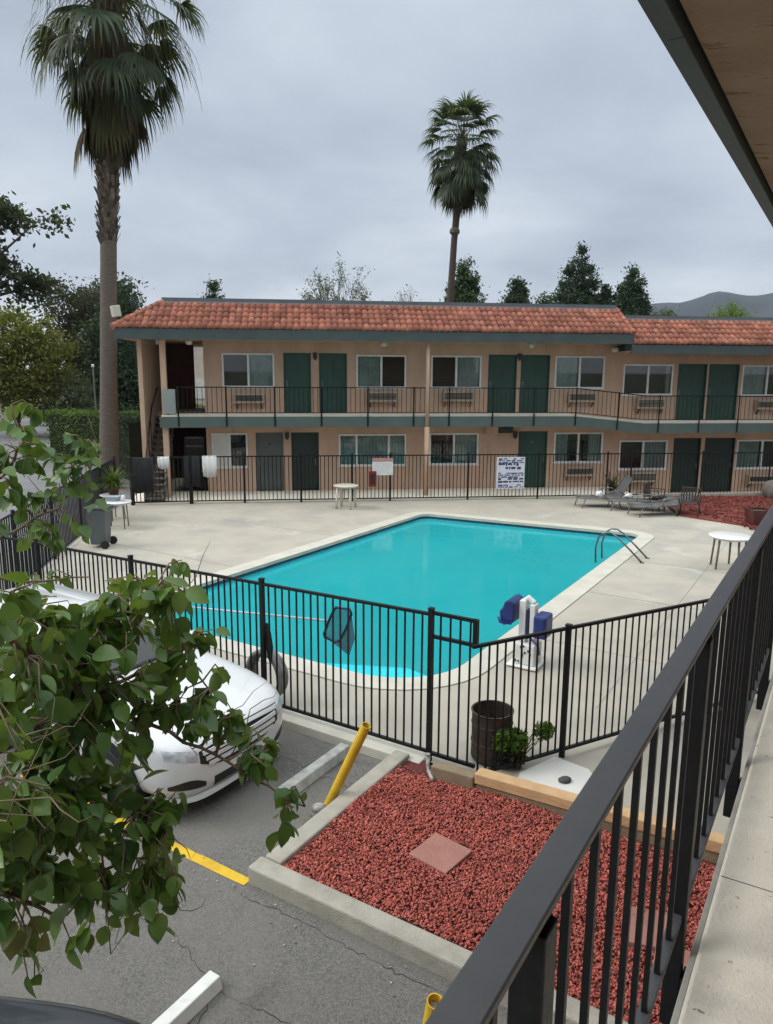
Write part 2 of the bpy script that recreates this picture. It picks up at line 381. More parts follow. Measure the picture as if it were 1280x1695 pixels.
# pool: four corners in the near frame, rounded
def rounded(pts, rad, seg=8):
    out = []; k = len(pts)
    for i in range(k):
        p = Vector(pts[i]); a = (Vector(pts[i-1]) - p).normalized(); c = (Vector(pts[(i+1) % k]) - p).normalized(); r = rad[i]
        half = math.acos(max(-1, min(1, a.dot(c))))/2; d = r/math.tan(half)
        cen = p + (a + c).normalized()*(r/math.sin(half)); s = p + a*d; e = p + c*d
        a0 = math.atan2(*(s-cen).yx); a1 = math.atan2(*(e-cen).yx)
        while a1 - a0 > PI: a1 -= 2*PI
        while a1 - a0 < -PI: a1 += 2*PI
        for j in range(seg+1):
            an = a0 + (a1-a0)*j/seg; out.append((cen.x + r*math.cos(an), cen.y + r*math.sin(an)))
    return out
def grow(pts, g):
    out = []; k = len(pts)
    for i in range(k):
        p = Vector(pts[i]); e1 = (p - Vector(pts[i-1])).normalized(); e2 = (Vector(pts[(i+1) % k]) - p).normalized()
        n1 = Vector((e1.y, -e1.x)); n2 = Vector((e2.y, -e2.x)); m = (n1 + n2).normalized()
        q = p + m*(g/max(.3, m.dot(n1))); out.append((q.x, q.y))
    return out
PC = [(-10.72, 8.12), (-4.42, 8.15), (-4.42, 19.85), (-10.68, 19.15)]      # counter-clockwise in (n, d)
PW = rounded(PC, (.7, 1.15, .35, .35), 8)
CI = grow(PW, -.03); CO = grow(PW, .36)
def ring(mb, A, B, za, zb, T=ND):
    k = len(A); mb.add([T(x, y, za) for x, y in A] + [T(x, y, zb) for x, y in B], [(i, (i+1) % k, k+(i+1) % k, k+i) for i in range(k)])
def filled(mb, outer, holes, z, T=ND):
    polys = [[Vector((*p, 0)) for p in outer]] + [[Vector((*p, 0)) for p in h] for h in holes]
    tris = tessellate_polygon(polys); flat = [p for l in polys for p in l]
    mb.add([T(p.x, p.y, z) for p in flat], [tuple(t) for t in tris])
# deck polygon in world xy, converted to (n, d)
def toND(x, y): return (x*CA - y*SA, x*SA + y*CA)
deck = [toND(*p) for p in ((-6.75, 11.3), (-8.45, 23.05), (-8.35, 23.45))]
for s in (-6, 0, 6, 12, 21): deck.append(toND(*W(s, 2.05)[:2]))
deck += [(1.2, 22.0), (1.2, 4.2), (-.45, 4.2), (-.45, 6.5), (-3.4, 6.5), (-3.7, 6.62), (-11.4, 6.5)]
b = MB(); filled(b, deck, [CO], 0.0); k = len(deck); b.add([ND(x, y, 0) for x, y in deck] + [ND(x, y, -.3) for x, y in deck], [(i, (i+1) % k, k+(i+1) % k, k+i) for i in range(k)])
o = b.build('pool_deck', CONC, recalc=False); struct(o)
bmx = bmesh.new(); bmx.from_mesh(o.data); bmesh.ops.recalc_face_normals(bmx, faces=bmx.faces)
for f in bmx.faces:
    if abs(f.normal.z) > .9 and f.normal.z < 0: f.normal_flip()
bmx.to_mesh(o.data); bmx.free()
# parting lines in the slab, laid as thin dark sealant strips
b = MB()
for d in (10.9, 13.9, 16.9): b.box(-4.02, .9, d-.008, d+.008, .001, .004, ND)
for n in (-2.4,): b.box(n-.008, n+.008, 8.9, 21.5, .0012, .0042, ND)
for d in (11.5, 15.2): b.box(-15, -11.12, d-.008, d+.008, .001, .004, ND)
struct(b.build('deck_joints', M('joint_sealant', (.31, .295, .26), rough=.9)))
b = MB(); ring(b, grow(PW, .362), grow(PW, .374), .0035, .0035); struct(b.build('coping_joint', M('coping_joint', (.20, .19, .17), rough=.9)))
pool = empty('swimming_pool', ND(-7.5, 14, 0), 'long turquoise swimming pool with pale rounded coping in the concrete deck', 'swimming pool')
b = MB(); ring(b, CO, CI, .012, .012); ring(b, CI, CI, .012, -.06); ring(b, CO, CO, -.05, .012)
b.build('coping', CONC_W, pool)
b = MB(); ring(b, PW, PW, -.05, -.24); b.build('waterline_tile', WTILE, pool)
b = MB(); ring(b, PW, PW, -.24, -1.3); filled(b, PW, [], -1.3); b.build('basin', BASIN, pool)
b = MB()
sp = [(x, y) for x, y in rounded([(-7.6, 8.13), (-4.43, 8.16), (-4.43, 9.15), (-5.3, 9.15)], (.1, 1.15, .2, .9), 6)]
b.prism(sp, -1.2, -.20, ND); b.build('bench_step', STEPM, pool)
b = MB(); filled(b, grow(PW, -.002), [], -.13); wo = b.build('water', WATER, pool, recalc=False)
bmx = bmesh.new(); bmx.from_mesh(wo.data)
for f in bmx.faces:
    f.normal_update()
    if f.normal.z < 0: f.normal_flip()
bmx.to_mesh(wo.data); bmx.free()

# asphalt of the car park, the drive beyond, walkway
b = MB(); b.prism([(-30, -6), (6, -6), (6, 6), (0.8, 8), (-6.6, 11.6), (-8.6, 24.2), (-9.1, 33), (-13.2, 36), (-16, 40), (-24, 62), (-31, 64), (-30, 40), (-20, 24), (-24, 14), (-30, 8)], -.25, -.10)
struct(b.build('car_park', ASPH))
b = MB(); b.prism([(-9.0, 14), (-9.3, 25), (-11.8, 30), (-14.4, 36.5), (-19, 46), (-26.5, 64), (-33, 66), (-28.6, 52), (-22.5, 36), (-18.3, 26), (-15.8, 17)], -.12, -.09)
struct(b.build('drive', ROADM))
b = MB(); b.box(-8.6, 8.5, -.2, 2.05, -.2, .03, W); b.box(8.5, 24, -.2, 2.05, -.4, -.22, W)
struct(b.build('walkway', CONC_B))
b = MB(); b.prism([toND(*p) for p in ((9.1, 25.15), (16, 25.7), (16, 18.5), (10.6, 19.6), (8.75, 21.7))], -.02, .035, ND)
struct(b.build('mulch_bed', MULCH))
b = MB()
for p, q in (((9.0, 25.2), (16, 25.9)),): b.bar((*p, .05), (*q, .05), .12, .12)
tag(b.build('bed_edging', CONC_C, bevel=.01), 'low concrete edging along the back of the red mulch bed', 'edging')
# hills on the right
r = random.Random(3)
vs = []; nx, ny = 90, 26
prof = lambda x: 60 + 26*math.exp(-((x-400)/95)**2) + 13*math.exp(-((x-385)/30)**2) + 34*math.exp(-((x-520)/85)**2) + 60*math.exp(-((x-760)/170)**2) + 10*math.exp(-((x-310)/40)**2) + 4*math.sin(x/37)
for j in range(ny):
    t = j/(ny-1)
    for i in range(nx):
        x = 150 + 1000*i/(nx-1)
        h = prof(x)*math.sin(PI*min(1, t*1.0)) * max(0, min(1, (x-150)/130))
        h += (r.random()-.5)*1.5*math.sin(PI*t)
        vs.append((x*(.75 + .5*t), 900*(.75 + .5*t) , -1 + h*(.75 + .5*t)))
fs = [(j*nx+i, j*nx+i+1, (j+1)*nx+i+1, (j+1)*nx+i) for j in range(ny-1) for i in range(nx-1)]
b = MB(); b.add(vs, fs); struct(b.build('hills', HILLM_HAZED, smooth=True, recalc=False))

# ================================================================== far wing of the motel
bld = empty('motel_building', W(2, -3, 0), 'two storey peach stucco motel wing with red tile mansard roof behind the pool', 'building')
R0 = 8.3          # where the lower right section starts
F2, F2R = 2.75, 2.50
def fb(name, mat, *boxes, bevel=0, parent=None):
    m = MB()
    for x in boxes: m.box(*x, T=W)
    return m.build(name, mat, parent or bld, bevel=bevel)
UPW = [(-5.64, -3.89, 3.62, 4.76, 'R'), (-1.08, .66, 3.61, 4.74, 'L'), (1.54, 3.34, 3.61, 4.74, 'R'), (6.03, 7.87, 3.62, 4.76, 'L'), (8.59, 10.49, 3.39, 4.49, 'O'), (13.17, 15.19, 3.37, 4.48, 'L'), (15.9, 17.8, 3.37, 4.48, 'R')]
UPD = [(-3.58, -2.64, F2, 4.79), (-2.37, -1.40, F2, 4.79), (3.59, 4.63, F2, 4.79), (4.77, 5.84, F2, 4.79), (10.68, 11.80, F2R, 4.52), (11.87, 13.06, F2R, 4.52)]
LOW = [(-6.08, -4.86, .87, 2.06, 'B'), (-1.70, .69, .89, 2.01, '3'), (1.52, 3.31, .90, 2.03, 'R'), (6.12, 7.97, .94, 2.04, 'S'), (8.61, 10.48, .66, 1.74, 'R'), (13.23, 15.28, .65, 1.74, 'L'), (15.9, 17.8, .65, 1.74, 'R')]
LOD = [(-4.58, -3.63, .03, 2.08, 'grey'), (-3.36, -2.40, .03, 2.08, 'screen'), (4.79, 5.87, .03, 2.09, 'green'), (10.72, 11.80, -.22, 1.82, 'screen'), (11.95, 13.16, -.22, 1.82, 'screen')]  # last two doors: the shade on them is put into the dark colour
def holed_wall(name, s0, s1, z0, z1, holes, mat, depth=.14, thick=.25):
    m = MB()
    S = sorted({s0, s1, *[h[0] for h in holes], *[h[1] for h in holes]}); Z = sorted({z0, z1, *[h[2] for h in holes], *[h[3] for h in holes]})
    for i in range(len(S)-1):
        for j in range(len(Z)-1):
            a, c = (S[i]+S[i+1])/2, (Z[j]+Z[j+1])/2
            if any(h[0] < a < h[1] and h[2] < c < h[3] for h in holes): continue
            m.quad(W(S[i], 0, Z[j]), W(S[i+1], 0, Z[j]), W(S[i+1], 0, Z[j+1]), W(S[i], 0, Z[j+1]))
    for a, c, e, f in [h[:4] for h in holes]:
        for p, q in (((a, e), (a, f)), ((a, f), (c, f)), ((c, f), (c, e)), ((c, e), (a, e))):
            m.quad(W(p[0], 0, p[1]), W(q[0], 0, q[1]), W(q[0], -depth, q[1]), W(p[0], -depth, p[1]))
    return m.build(name, mat, bld, recalc=False)
holed_wall('wall', -6.25, R0, 0, 5.3, [h for h in UPW if h[1] < R0] + [h for h in UPD if h[1] < R0] + [h for h in LOW if h[1] < R0] + [h for h in LOD if h[1] < R0], STUCCO)
holed_wall('wall', R0, 20, -.3, 5.05, [h for h in UPW if h[1] > R0] + [h for h in UPD if h[1] > R0] + [h for h in LOW if h[1] > R0] + [h for h in LOD if h[1] > R0], STUCCO)
fb('back_wall', STUCCO, (-6.25, 20, -7.2, -7.0, -.3, 5.3), (19.8, 20, -7, -.003, -.3, 5.05), (-6.25, -6.05, -7, -.4, 0, 5.3))
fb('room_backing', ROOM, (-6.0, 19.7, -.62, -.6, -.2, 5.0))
# open stair hall at the left end
fb('stair_hall_wall', STUCCO_RED, (-8.02, -6.95, -3.0, -2.85, 2.75, 5.2), (-8.0, -6.27, -3.9, -3.7, 0, 2.4))
fb('end_wall', STUCCO, (-8.18, -8.04, -4.0, 1.12, 0, 5.15))
fb('hall_floor', CONC_C, (-8.03, -6.26, -4.0, -.95, 2.45, 2.745), (-7.42, -6.26, -.95, -.002, 2.45, 2.744))
fb('column', STUCCO, (-7.50, -7.32, 1.0, 1.16, .03, 2.37), bevel=.008)
fb('column', STUCCO, (-7.48, -7.30, 1.0, 1.16, 2.76, 5.15), bevel=.008)
m = MB(); m.tube([W(1.19, 1.36, 0), W(1.19, 1.36, 2.36)], .085, 10); m.tube([W(1.19, 1.36, 2.36), W(1.19, 1.36, 5.15)], .065, 10)
m.build('drain_pipe', STUCCO, bld, smooth=True)
m = MB()
for i in range(14):
    t = i/13; z = 2.6 - t*2.45; oo = -.85 + t*2.55
    m.box(-8.02, -7.44, oo-.02, oo+.27, z-.05, z, T=W)
stc = m.build('staircase', STAIRM, bld, bevel=.006)
m = MB()
for sx in (-8.0, -7.46): m.bar(W(sx, -.9, 2.5), W(sx, 1.9, -.05), .06, .22)
m.build('stringer', STAIRM, stc)
m = MB(); m.tube([W(-7.95, -.8, 3.6), W(-7.95, .4, 2.95), W(-7.98, 1.85, 1.15), W(-7.98, 1.95, .05)], .025, 6)
for t in (.2, .5, .8): m.tube([W(-7.98, .2+1.6*t, 2.9-1.9*t), W(-7.98, .2+1.6*t, 1.9-1.55*t)], .015, 6)
m.build('hand_rail', BLACK, stc)
fb('vending_rack', DARKTRIM, (-7.15, -6.45, -1.6, -1.0, .03, 1.85)).location.z = 0
for z in (.6, 1.1, 1.5, 1.8): fb('rack_shelf', METALG, (-7.1, -6.5, -.999, -.96, z, z+.05))
fb('stair_gate_panel', M('grey_panel', (.27, .30, .29), (.23, .26, .25), 3, .7), (-7.42, -7.03, 1.20, 1.245, 2.80, 3.58), bevel=.01)
# balcony slab with a short ramp down to the right section
prof = [(-7.5, F2), (6.4, F2), (8.9, F2R), (20, F2R)]
m = MB(); f = MB()
for (a, za), (c, zc) in zip(prof, prof[1:]):
    vs = [W(a, -.001, za), W(c, -.001, zc), W(c, 1.24, zc), W(a, 1.24, za), W(a, -.001, za-.3), W(c, -.001, zc-.3), W(c, 1.24, zc-.3), W(a, 1.24, za-.3)]
    m.add(vs, [(0, 1, 2, 3), (7, 6, 5, 4), (3, 2, 6, 7)])
    vs = [W(a, 1.24, za-.05), W(c, 1.24, zc-.05), W(c, 1.29, zc-.05), W(a, 1.29, za-.05), W(a, 1.24, za-.40), W(c, 1.24, zc-.40), W(c, 1.29, zc-.40), W(a, 1.29, za-.40)]
    f.add(vs, [(0, 1, 2, 3), (7, 6, 5, 4), (3, 2, 6, 7), (0, 4, 5, 1)])
m.quad(W(-7.5, -.001, F2), W(-7.5, 1.24, F2), W(-7.5, 1.24, F2-.3), W(-7.5, -.001, F2-.3))
f.box(-7.55, -7.502, -.9, 1.29, F2-.40, F2-.05, W)
m.build('balcony_slab', CONC_B, bld); f.build('balcony_fascia', M('balcony_green', (.085, .115, .105), (.07, .098, .088), 1.5, .65), bld)
m = MB()
for (a, za), (c, zc) in zip(prof, prof[1:]): m.quad(W(a, 0, za-.302), W(c, 0, zc-.302), W(c, 1.24, zc-.302), W(a, 1.24, za-.302))
m.build('balcony_soffit', STUCCO, bld)
def floor_z(s):
    for (a, za), (c, zc) in zip(prof, prof[1:]):
        if a <= s <= c: return za + (zc-za)*(s-a)/(c-a)
    return F2
# balcony railing: rails, posts, pickets
m = MB()
for (a, za), (c, zc) in zip(prof, prof[1:]):
    a = max(a, -7.0)
    m.bar(W(a, 1.315, za+.9), W(c, 1.315, zc+.9), .04, .035); m.bar(W(a, 1.315, za+.08), W(c, 1.315, zc+.08), .03, .025)
rail = m.build('balcony_railing', BLACK, bld)
m = MB(); s = -6.95
while s < 19.9:
    z = floor_z(s); m.bar(W(s, 1.315, z+.085), W(s, 1.315, z+.89), .014); s += .155
m.build('picket_panel', BLACK, rail)
s = -6.97
for s in (-6.95, -5.42, -3.86, -2.34, -.8, .74, 1.95, 3.45, 4.9, 6.38, 7.9, 9.4, 10.9, 12.35, 13.8, 15.3, 16.8, 18.3):
    z = floor_z(s); m = MB(); m.bar(W(s, 1.315, z-.36), W(s, 1.315, z+.93), .04); m.build('post', BLACK, rail)
# windows
def window(s0, s1, z0, z1, kind):
    m = MB(); t = .055
    m.box(s0, s1, -.06, .02, z0, z0+t, W); m.box(s0, s1, -.06, .02, z1-t, z1, W)
    m.box(s0, s0+t, -.06, .018, z0+t, z1-t, W); m.box(s1-t, s1, -.06, .018, z0+t, z1-t, W)
    if kind == '3': mids = (s0 + (s1-s0)*.26, s0 + (s1-s0)*.74)
    else: mids = ((s0+s1)/2,)
    for c in mids: m.box(c-.035, c+.035, -.055, .012, z0+t, z1-t, W)
    m.box(s0-.03, s1+.03, .003, .035, z0-.03, z0-.001, W)
    fr = m.build('window', WFRAME, bld)
    m = MB(); m.quad(W(s0+t, -.03, z0+t), W(s1-t, -.03, z0+t), W(s1-t, -.03, z1-t), W(s0+t, -.03, z1-t)); m.build('pane', GLASS, fr, recalc=False)
    def drape(a, c, name='curtain', mat=CURTAIN, amp=.02, oo=-.11):
        k = max(6, int((c-a)/.045)); q = random.Random(int(s0*77)); vs = []
        for i in range(k+1):
            x = a + (c-a)*i/k; d = oo + (amp if i % 2 else -amp)*q.uniform(.5, 1.2)
            vs += [W(x, d, z0+.03), W(x, d, z1-.03)]
        mm = MB(); mm.add(vs, [(2*i, 2*i+2, 2*i+3, 2*i+1) for i in range(k)]); mm.build(name, mat, fr, recalc=False)
    mid = (s0+s1)/2
    if kind == 'R': drape(mid, s1-.05)
    elif kind == 'L': drape(s0+.05, mid - .05)
    elif kind == 'O': drape(s1-.22, s1-.05)
    elif kind == 'S': drape(s0+.05, s0+.55); drape(s1-.5, s1-.05)
    elif kind == '3': drape(s0+.05, s1-.05, amp=.012)
    elif kind == 'B':
        mm = MB(); mm.box(s0+.05, mid-.02, -.028, -.012, z0+.05, z1-.05, W); mm.build('blind', BLIND, fr)
        mm = MB()
        for i in range(1, 3): mm.box(mid+.04, s1-.06, -.028, -.02, z0+(z1-z0)*i/3-.01, z0+(z1-z0)*i/3+.01, W)
        mm.box((mid+s1)/2-.01, (mid+s1)/2+.01, -.0285, -.0205, z0+.06, z1-.06, W); mm.build('muntin', DARKTRIM, fr)
    return fr
for x in UPW + LOW: window(*x)
# air conditioners under the windows
def aircon(s0, s1, z0, z1):
    m = MB(); m.box(s0, s1, .001, .20, z0+.12, z1, W); m.box(s0-.03, s1+.03, .002, .24, z0+.06, z0+.12, W)
    a = m.build('air_conditioner', M('ac_case', (.42, .34, .26), (.34, .27, .20), 6, .7), bld, bevel=.01)
    m = MB()
    for i in range(5): m.box(s0+.05, s1-.05, .201, .212, z0+.15+i*(z1-z0-.2)/5, z0+.165+i*(z1-z0-.2)/5+.01, W)
    m.build('grille', DARKTRIM, a)
    for x_ in (s0+.1, s1-.1): m = MB(); m.bar(W(x_, .2, z0+.06), W(x_, .003, z0-.12), .03); m.build('bracket', DARKTRIM, a)
for x in ((-5.26, -4.25, 3.03, 3.42), (-.70, .34, 3.08, 3.5), (1.95, 3.05, 3.10, 3.52), (6.52, 7.54, 3.08, 3.48), (9.11, 10.17, 2.84, 3.28), (13.75, 14.85, 2.82, 3.22), (6.55, 7.62, .40, .80), (8.95, 10.05, .15, .58), (13.7, 14.85, .05, .42)): aircon(*x)
# doors
def door(s0, s1, z0, z1, mat, num=None, side=0):
    m = MB(); t = .04
    m.box(s0+.003, s0+t, -.10, -.002, z0, z1-.003, W); m.box(s1-t, s1-.003, -.10, -.002, z0, z1-.003, W); m.box(s0+t, s1-t, -.10, -.002, z1-t, z1-.003, W)
    m.box(s0+t, s1-t, -.11, -.07, z0+.01, z1-t, W)
    d = m.build('door', mat, bld)
    h = MB(); hx = s0+.11 if side == 0 else s1-.11
    h.tube([W(hx, -.07, z0+1.0), W(hx, -.02, z0+1.0)], .03, 8); h.box(hx-.022, hx+.022, -.069, -.06, z0+.9, z0+1.12, W); h.build('handle', STEEL, d)
    if num:
        vs0 = MB()
        for i, ch in enumerate(num):
            vs, fs = textmesh(ch, .17, .004); vs0.add([W((s0+s1)/2 + v[0]*1.25, -.066 + v[2], z0+1.66-i*.17 + v[1]) for v in vs], fs)
        vs0.build('room_number', DARKTRIM, d)
    return d
for (x, nm) in zip(UPD, ('127', '128', '129', '130', '131', '132')): door(*x, DOOR, nm, 0)
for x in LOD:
    d = door(*x[:4], {'grey': DOOR_GREY, 'screen': DOOR_SCREEN_AND_SHADE, 'green': DOOR}[x[4]], None, 0 if x[4] == 'grey' else 1)
    m = MB(); c = (x[0]+x[1])/2; m.box(c-.05, c+.05, -.069, -.06, x[3]-.42, x[3]-.37, W); m.build('number_plate', STEEL if x[4] == 'green' else DARKTRIM, d)
# wall lamps between doors, box vents under the slab, eave lamps
for s, z in ((-2.5, 4.72), (4.7, 4.75), (-3.5, 2.0), (4.65, 2.0)):
    m = MB(); m.box(s-.07, s+.07, .002, .12, z-.1, z+.08, W); m.lathe(W(s, .07, z-.17), [(.02, 0), (.05, .02), (.05, .07)], 8); m.build('wall_lamp', DARKTRIM, bld, bevel=.008)
m = MB(); m.box(3.5, 3.95, .002, .3, 2.03, 2.27, W); m.build('vent_box', STUCCO, bld, bevel=.01)
m = MB(); m.box(3.98, 4.5, .002, .28, 2.05, 2.27, W); m.build('vent_box', DARKTRIM, bld, bevel=.01)
for s, z in ((-7.55, 5.1), (-6.6, 5.1), (-.2, 5.1), (4.9, 5.1), (7.9, 4.98)):
    m = MB(); c = W(s, .75, z); m.lathe((c[0], c[1], c[2]), [(.04, -.10), (.10, -.09), (.12, -.02), (.12, .06)], 12); m.build('eave_lamp', PLASTC, bld, smooth=True)
# eaves
fb('fascia', FASCIA, (-8.75, 8.12, 1.555, 1.6, 5.14, 5.46), (8.125, 8.17, 1.0, 1.598, 4.9, 5.459), (8.12, 22, 1.54, 1.595, 4.82, 5.12), (-8.75, -8.70, -7.4, 1.554, 5.14, 5.46))
fb('soffit', STUCCO, (-8.69, 8.11, -.3, 1.55, 5.16, 5.2), (8.12, 22, -.3, 1.535, 4.88, 4.92), (-8.69, -6.2, -7.3, -.301, 5.16, 5.2))
fb('roof_deck', CAP, (-7.42, 8.1, -7, .22, 6.2, 6.30), (8.11, 22, -7, .22, 5.85, 5.95))
fb('roof_cap', CAP, (-7.48, 8.06, .14, .27, 6.20, 6.52), (8.11, 22, .14, .27, 5.87, 6.18), (-7.5, -7.38, -7, .139, 6.205, 6.515), (7.98, 8.08, -7, .138, 6.0, 6.51))
fb('roof_cap_flashing', M('flashing', (.30, .26, .25), (.22, .20, .20), 3, .7), (-7.44, 8.05, .271, .33, 6.34, 6.40), (8.12, 22, .271, .33, 6.01, 6.07))
# mansard tiles: each tile is its own curved piece inside one mesh
def tiles(name, s_lo0, s_lo1, s_hi0, s_hi1, z0, z1, o0=1.62, o1=.26, rows=5, pitch=.205, end=None):
    vs = []; qs = []; q = random.Random(int(z0*100)); K = 6
    cols = int((s_lo1-s_lo0)/pitch)
    for rrow in range(rows):
        t0 = rrow/rows; t1 = (rrow+1.12)/rows
        for cidx in range(cols+1):
            a = s_lo0 + cidx*pitch; a1 = a + pitch
            lo = s_lo0 + (s_hi0-s_lo0)*t0; hi = s_lo1 + (s_hi1-s_lo1)*t0
            if a1 < lo + .02 or a > hi - .02: continue
            a = max(a, lo); a1 = min(a1, hi)
            base = len(vs); jz = q.uniform(-.012, .012); js = q.uniform(-.02, .02)
            for row in range(3):
                tt = (t0 + js*.3 if row < 2 else min(t1, 1.0)); 
                oo = o0 + (o1-o0)*tt; zz = z0 + (z1-z0)*tt
                for j in range(K+1):
                    u = j/K; h = .062*math.sin(PI*u)**.8 + jz
                    lift = (.045 if row == 1 else (0.0 if row == 0 else .012))
                    dn = h if row else h*.55 - .012
                    vs.append(W(a + (a1-a)*u, oo + .53*(dn+lift), zz + .85*(dn+lift)))
            for row in range(2):
                for j in range(K):
                    qs.append((base+row*(K+1)+j, base+row*(K+1)+j+1, base+(row+1)*(K+1)+j+1, base+(row+1)*(K+1)+j))
    return vs, qs
vs, qs = tiles('t', -8.75, 8.15, -7.45, 8.05, 5.47, 6.33); np_mesh('roof_tiles', vs, qs, TILE, bld)
vs, qs = tiles('t', 8.16, 22, 8.16, 22, 5.14, 6.0); np_mesh('roof_tiles', vs, qs, TILE, bld)
m = MB(); m.quad(W(-8.75, 1.6, 5.461), W(8.12, 1.6, 5.461), W(8.05, .25, 6.31), W(-7.45, .25, 6.31)); m.quad(W(8.12, 1.59, 5.121), W(22, 1.59, 5.121), W(22, .25, 5.97), W(8.12, .25, 5.97))
m.quad(W(-8.75, 1.6, 5.461), W(-7.45, .25, 6.31), W(-7.45, -7, 6.31), W(-8.75, -7, 5.461)); m.quad(W(8.121, 1.6, 5.2), W(8.121, 1.6, 5.461), W(8.05, .25, 6.31), W(8.05, .25, 5.5))
m.build('roof_underlay', M('underlay', (.16, .06, .04), rough=.95), bld)
# ridge tiles over the hip, and the tile face of the left end
m = MB()
for i in range(9):
    t = i/9; p = Vector(W(-8.78 + 1.33*t, 1.62 - 1.37*t, 5.50 + .87*t)); q2 = Vector(W(-8.78 + 1.33*(t+.13), 1.62 - 1.37*(t+.13), 5.50 + .87*(t+.13)))
    m.tube([p, q2], [.11, .085], 10)
m.build('ridge_tiles', TILE, bld); m = MB()
for i in range(6):
    t = i/6; m.tube([W(8.14-.06*t, 1.62 - 1.37*t, 5.50 + .87*t), W(8.14-.06*(t+.19), 1.62 - 1.37*(t+.19), 5.50 + .87*(t+.19))], [.09, .07], 10)
m.build('ridge_tiles', TILE, bld)
vs = []; qs = []
for rrow in range(5):
    t0 = rrow/5; t1 = (rrow+1.1)/5
    for c in range(34):
        o_ = 1.5 - c*.235
        if o_ > 1.62 - 1.37*t0: continue
        bs = len(vs)
        for row in range(2):
            tt = t0 if row == 0 else min(1, t1)
            for j in range(7):
                h = .06*math.sin(PI*j/6)**.8 + (.045 if row == 0 else .01)
                vs.append(W(-8.77 + 1.3*tt - h*.5, o_ - .235*j/6, 5.47 + .86*tt + h*.8))
        for j in range(6): qs.append((bs+j, bs+j+1, bs+8+j, bs+7+j))
np_mesh('roof_tiles', vs, qs, TILE, bld)
# small floodlight on the roof corner
fl = empty('floodlight', W(-8.55, 1.2, 5.6), 'square pale floodlight on the left corner of the tiled roof', 'floodlight')
m = MB(); c = Vector(W(-8.62, 1.25, 6.0)); m.bar(c, c + Vector((-.18, -.12, -.03)), .36, .34); m.build('lamp_head', PLASTC, fl, bevel=.015)
m = MB(); m.tube([W(-8.5, 1.2, 5.55), W(-8.6, 1.25, 5.9)], .025, 6); m.build('arm', METALG, fl)

# neighbour seen through the stair hall
hb = empty('house', W(-8, -22, -.3), 'pale house beyond, glimpsed through the open stair hall', 'house')
m = MB(); m.box(-9.7, -3, -28, -20, -.3, 6.4, W); m.build('wall', M('pale_house', (.62, .55, .48), (.52, .46, .40), 3, .9), hb)
m = MB(); m.add([W(-9.75, -19.6, 6.35), W(-2.6, -19.6, 6.35), W(-2.6, -28.4, 6.35), W(-9.75, -28.4, 6.35), W(-9.75, -24, 7.0), W(-2.6, -24, 7.0)], [(0, 1, 5, 4), (2, 3, 4, 5), (1, 2, 5), (3, 0, 4), (3, 2, 1, 0)]); m.build('roof', TILE, hb)
for s_ in (-9.3, -6.0): m = MB(); m.box(s_, s_+1.2, -19.999, -19.93, 2.5, 3.6, W); m.build('window', WFRAME, hb)
# ================================================================== fences
def iron_fence(name, label, cat, p, q, ztop0, ztop1, z0, post_at, pick=.11, pw=.016, rw=.035, postw=.05, extra=.06, wob=.004, mat=None, group=None, skip_ends=False):
    mat = mat or BLACK
    p, q = Vector((*p, 0)), Vector((*q, 0)); L = (q-p).length; t = (q-p)/L
    r = empty(name, (p.x, p.y, z0), label, cat, group)
    P = lambda s, z: (p.x + t.x*s, p.y + t.y*s, z)
    zt = lambda s: ztop0 + (ztop1-ztop0)*s/L
    m = MB(); m.bar(P(0, zt(0)), P(L, zt(L)), rw, rw*.9); m.build('top_rail', mat, r)
    m = MB(); m.bar(P(0, z0+.09), P(L, z0+.09), rw*.9, rw*.9); m.build('bottom_rail', mat, r)
    q2 = random.Random(int(L*1000)); edges = [0] + sorted(post_at) + [L]
    for a, c in zip(edges, edges[1:]):
        if c - a < .15: continue
        k = max(1, round((c-a)/pick)); m = MB()
        for i in range(1, k):
            s = a + (c-a)*i/k; j = q2.uniform(-wob, wob)
            m.bar(P(s+j, z0+.09), P(s-j, zt(s)), pw)
        if m.v: m.build('picket_panel', mat, r)
    for s in post_at:
        m = MB(); m.bar(P(s, z0-.03), P(s, zt(s)+extra), postw); m.bar(P(s, zt(s)+extra), P(s, zt(s)+extra+.012), postw*1.15); m.build('post', mat, r)
    return r, P
# far side, between pool and motel
fa, fbv = W(-6.45, 2.2)[:2], W(17, 2.2)[:2]
L = (Vector(fbv)-Vector(fa)).length
far_fence, FP_ = iron_fence('iron_fence', 'long black iron picket fence between the pool deck and the motel wing', 'fence', fa, fbv, 1.50, 1.50, 0, [1.6, 3.4, 5.05, 6.3, 8.9, 11.3, 13.7, 14.55, 17.1, 19.6, 22.1], pick=.125, pw=.018, rw=.04)
gate, _ = iron_fence('pool_gate', 'black iron pool gate in front of the outside staircase, left end of the far fence', 'gate', W(-8.36, 2.32)[:2], W(-6.5, 2.2)[:2], 1.47, 1.5, 0, [.05, 1.84], pick=.12, pw=.02, rw=.045, postw=.09, extra=.02)
# street side, left
st_fence, _ = iron_fence('iron_fence', 'black iron fence along the drive on the left, running toward the palm trunk', 'fence', (-6.72, 11.35), (-8.42, 22.9), 1.5, 1.5, 0, [.05, 2.5, 4.9, 7.3, 9.6, 11.55], pick=.115, pw=.018)
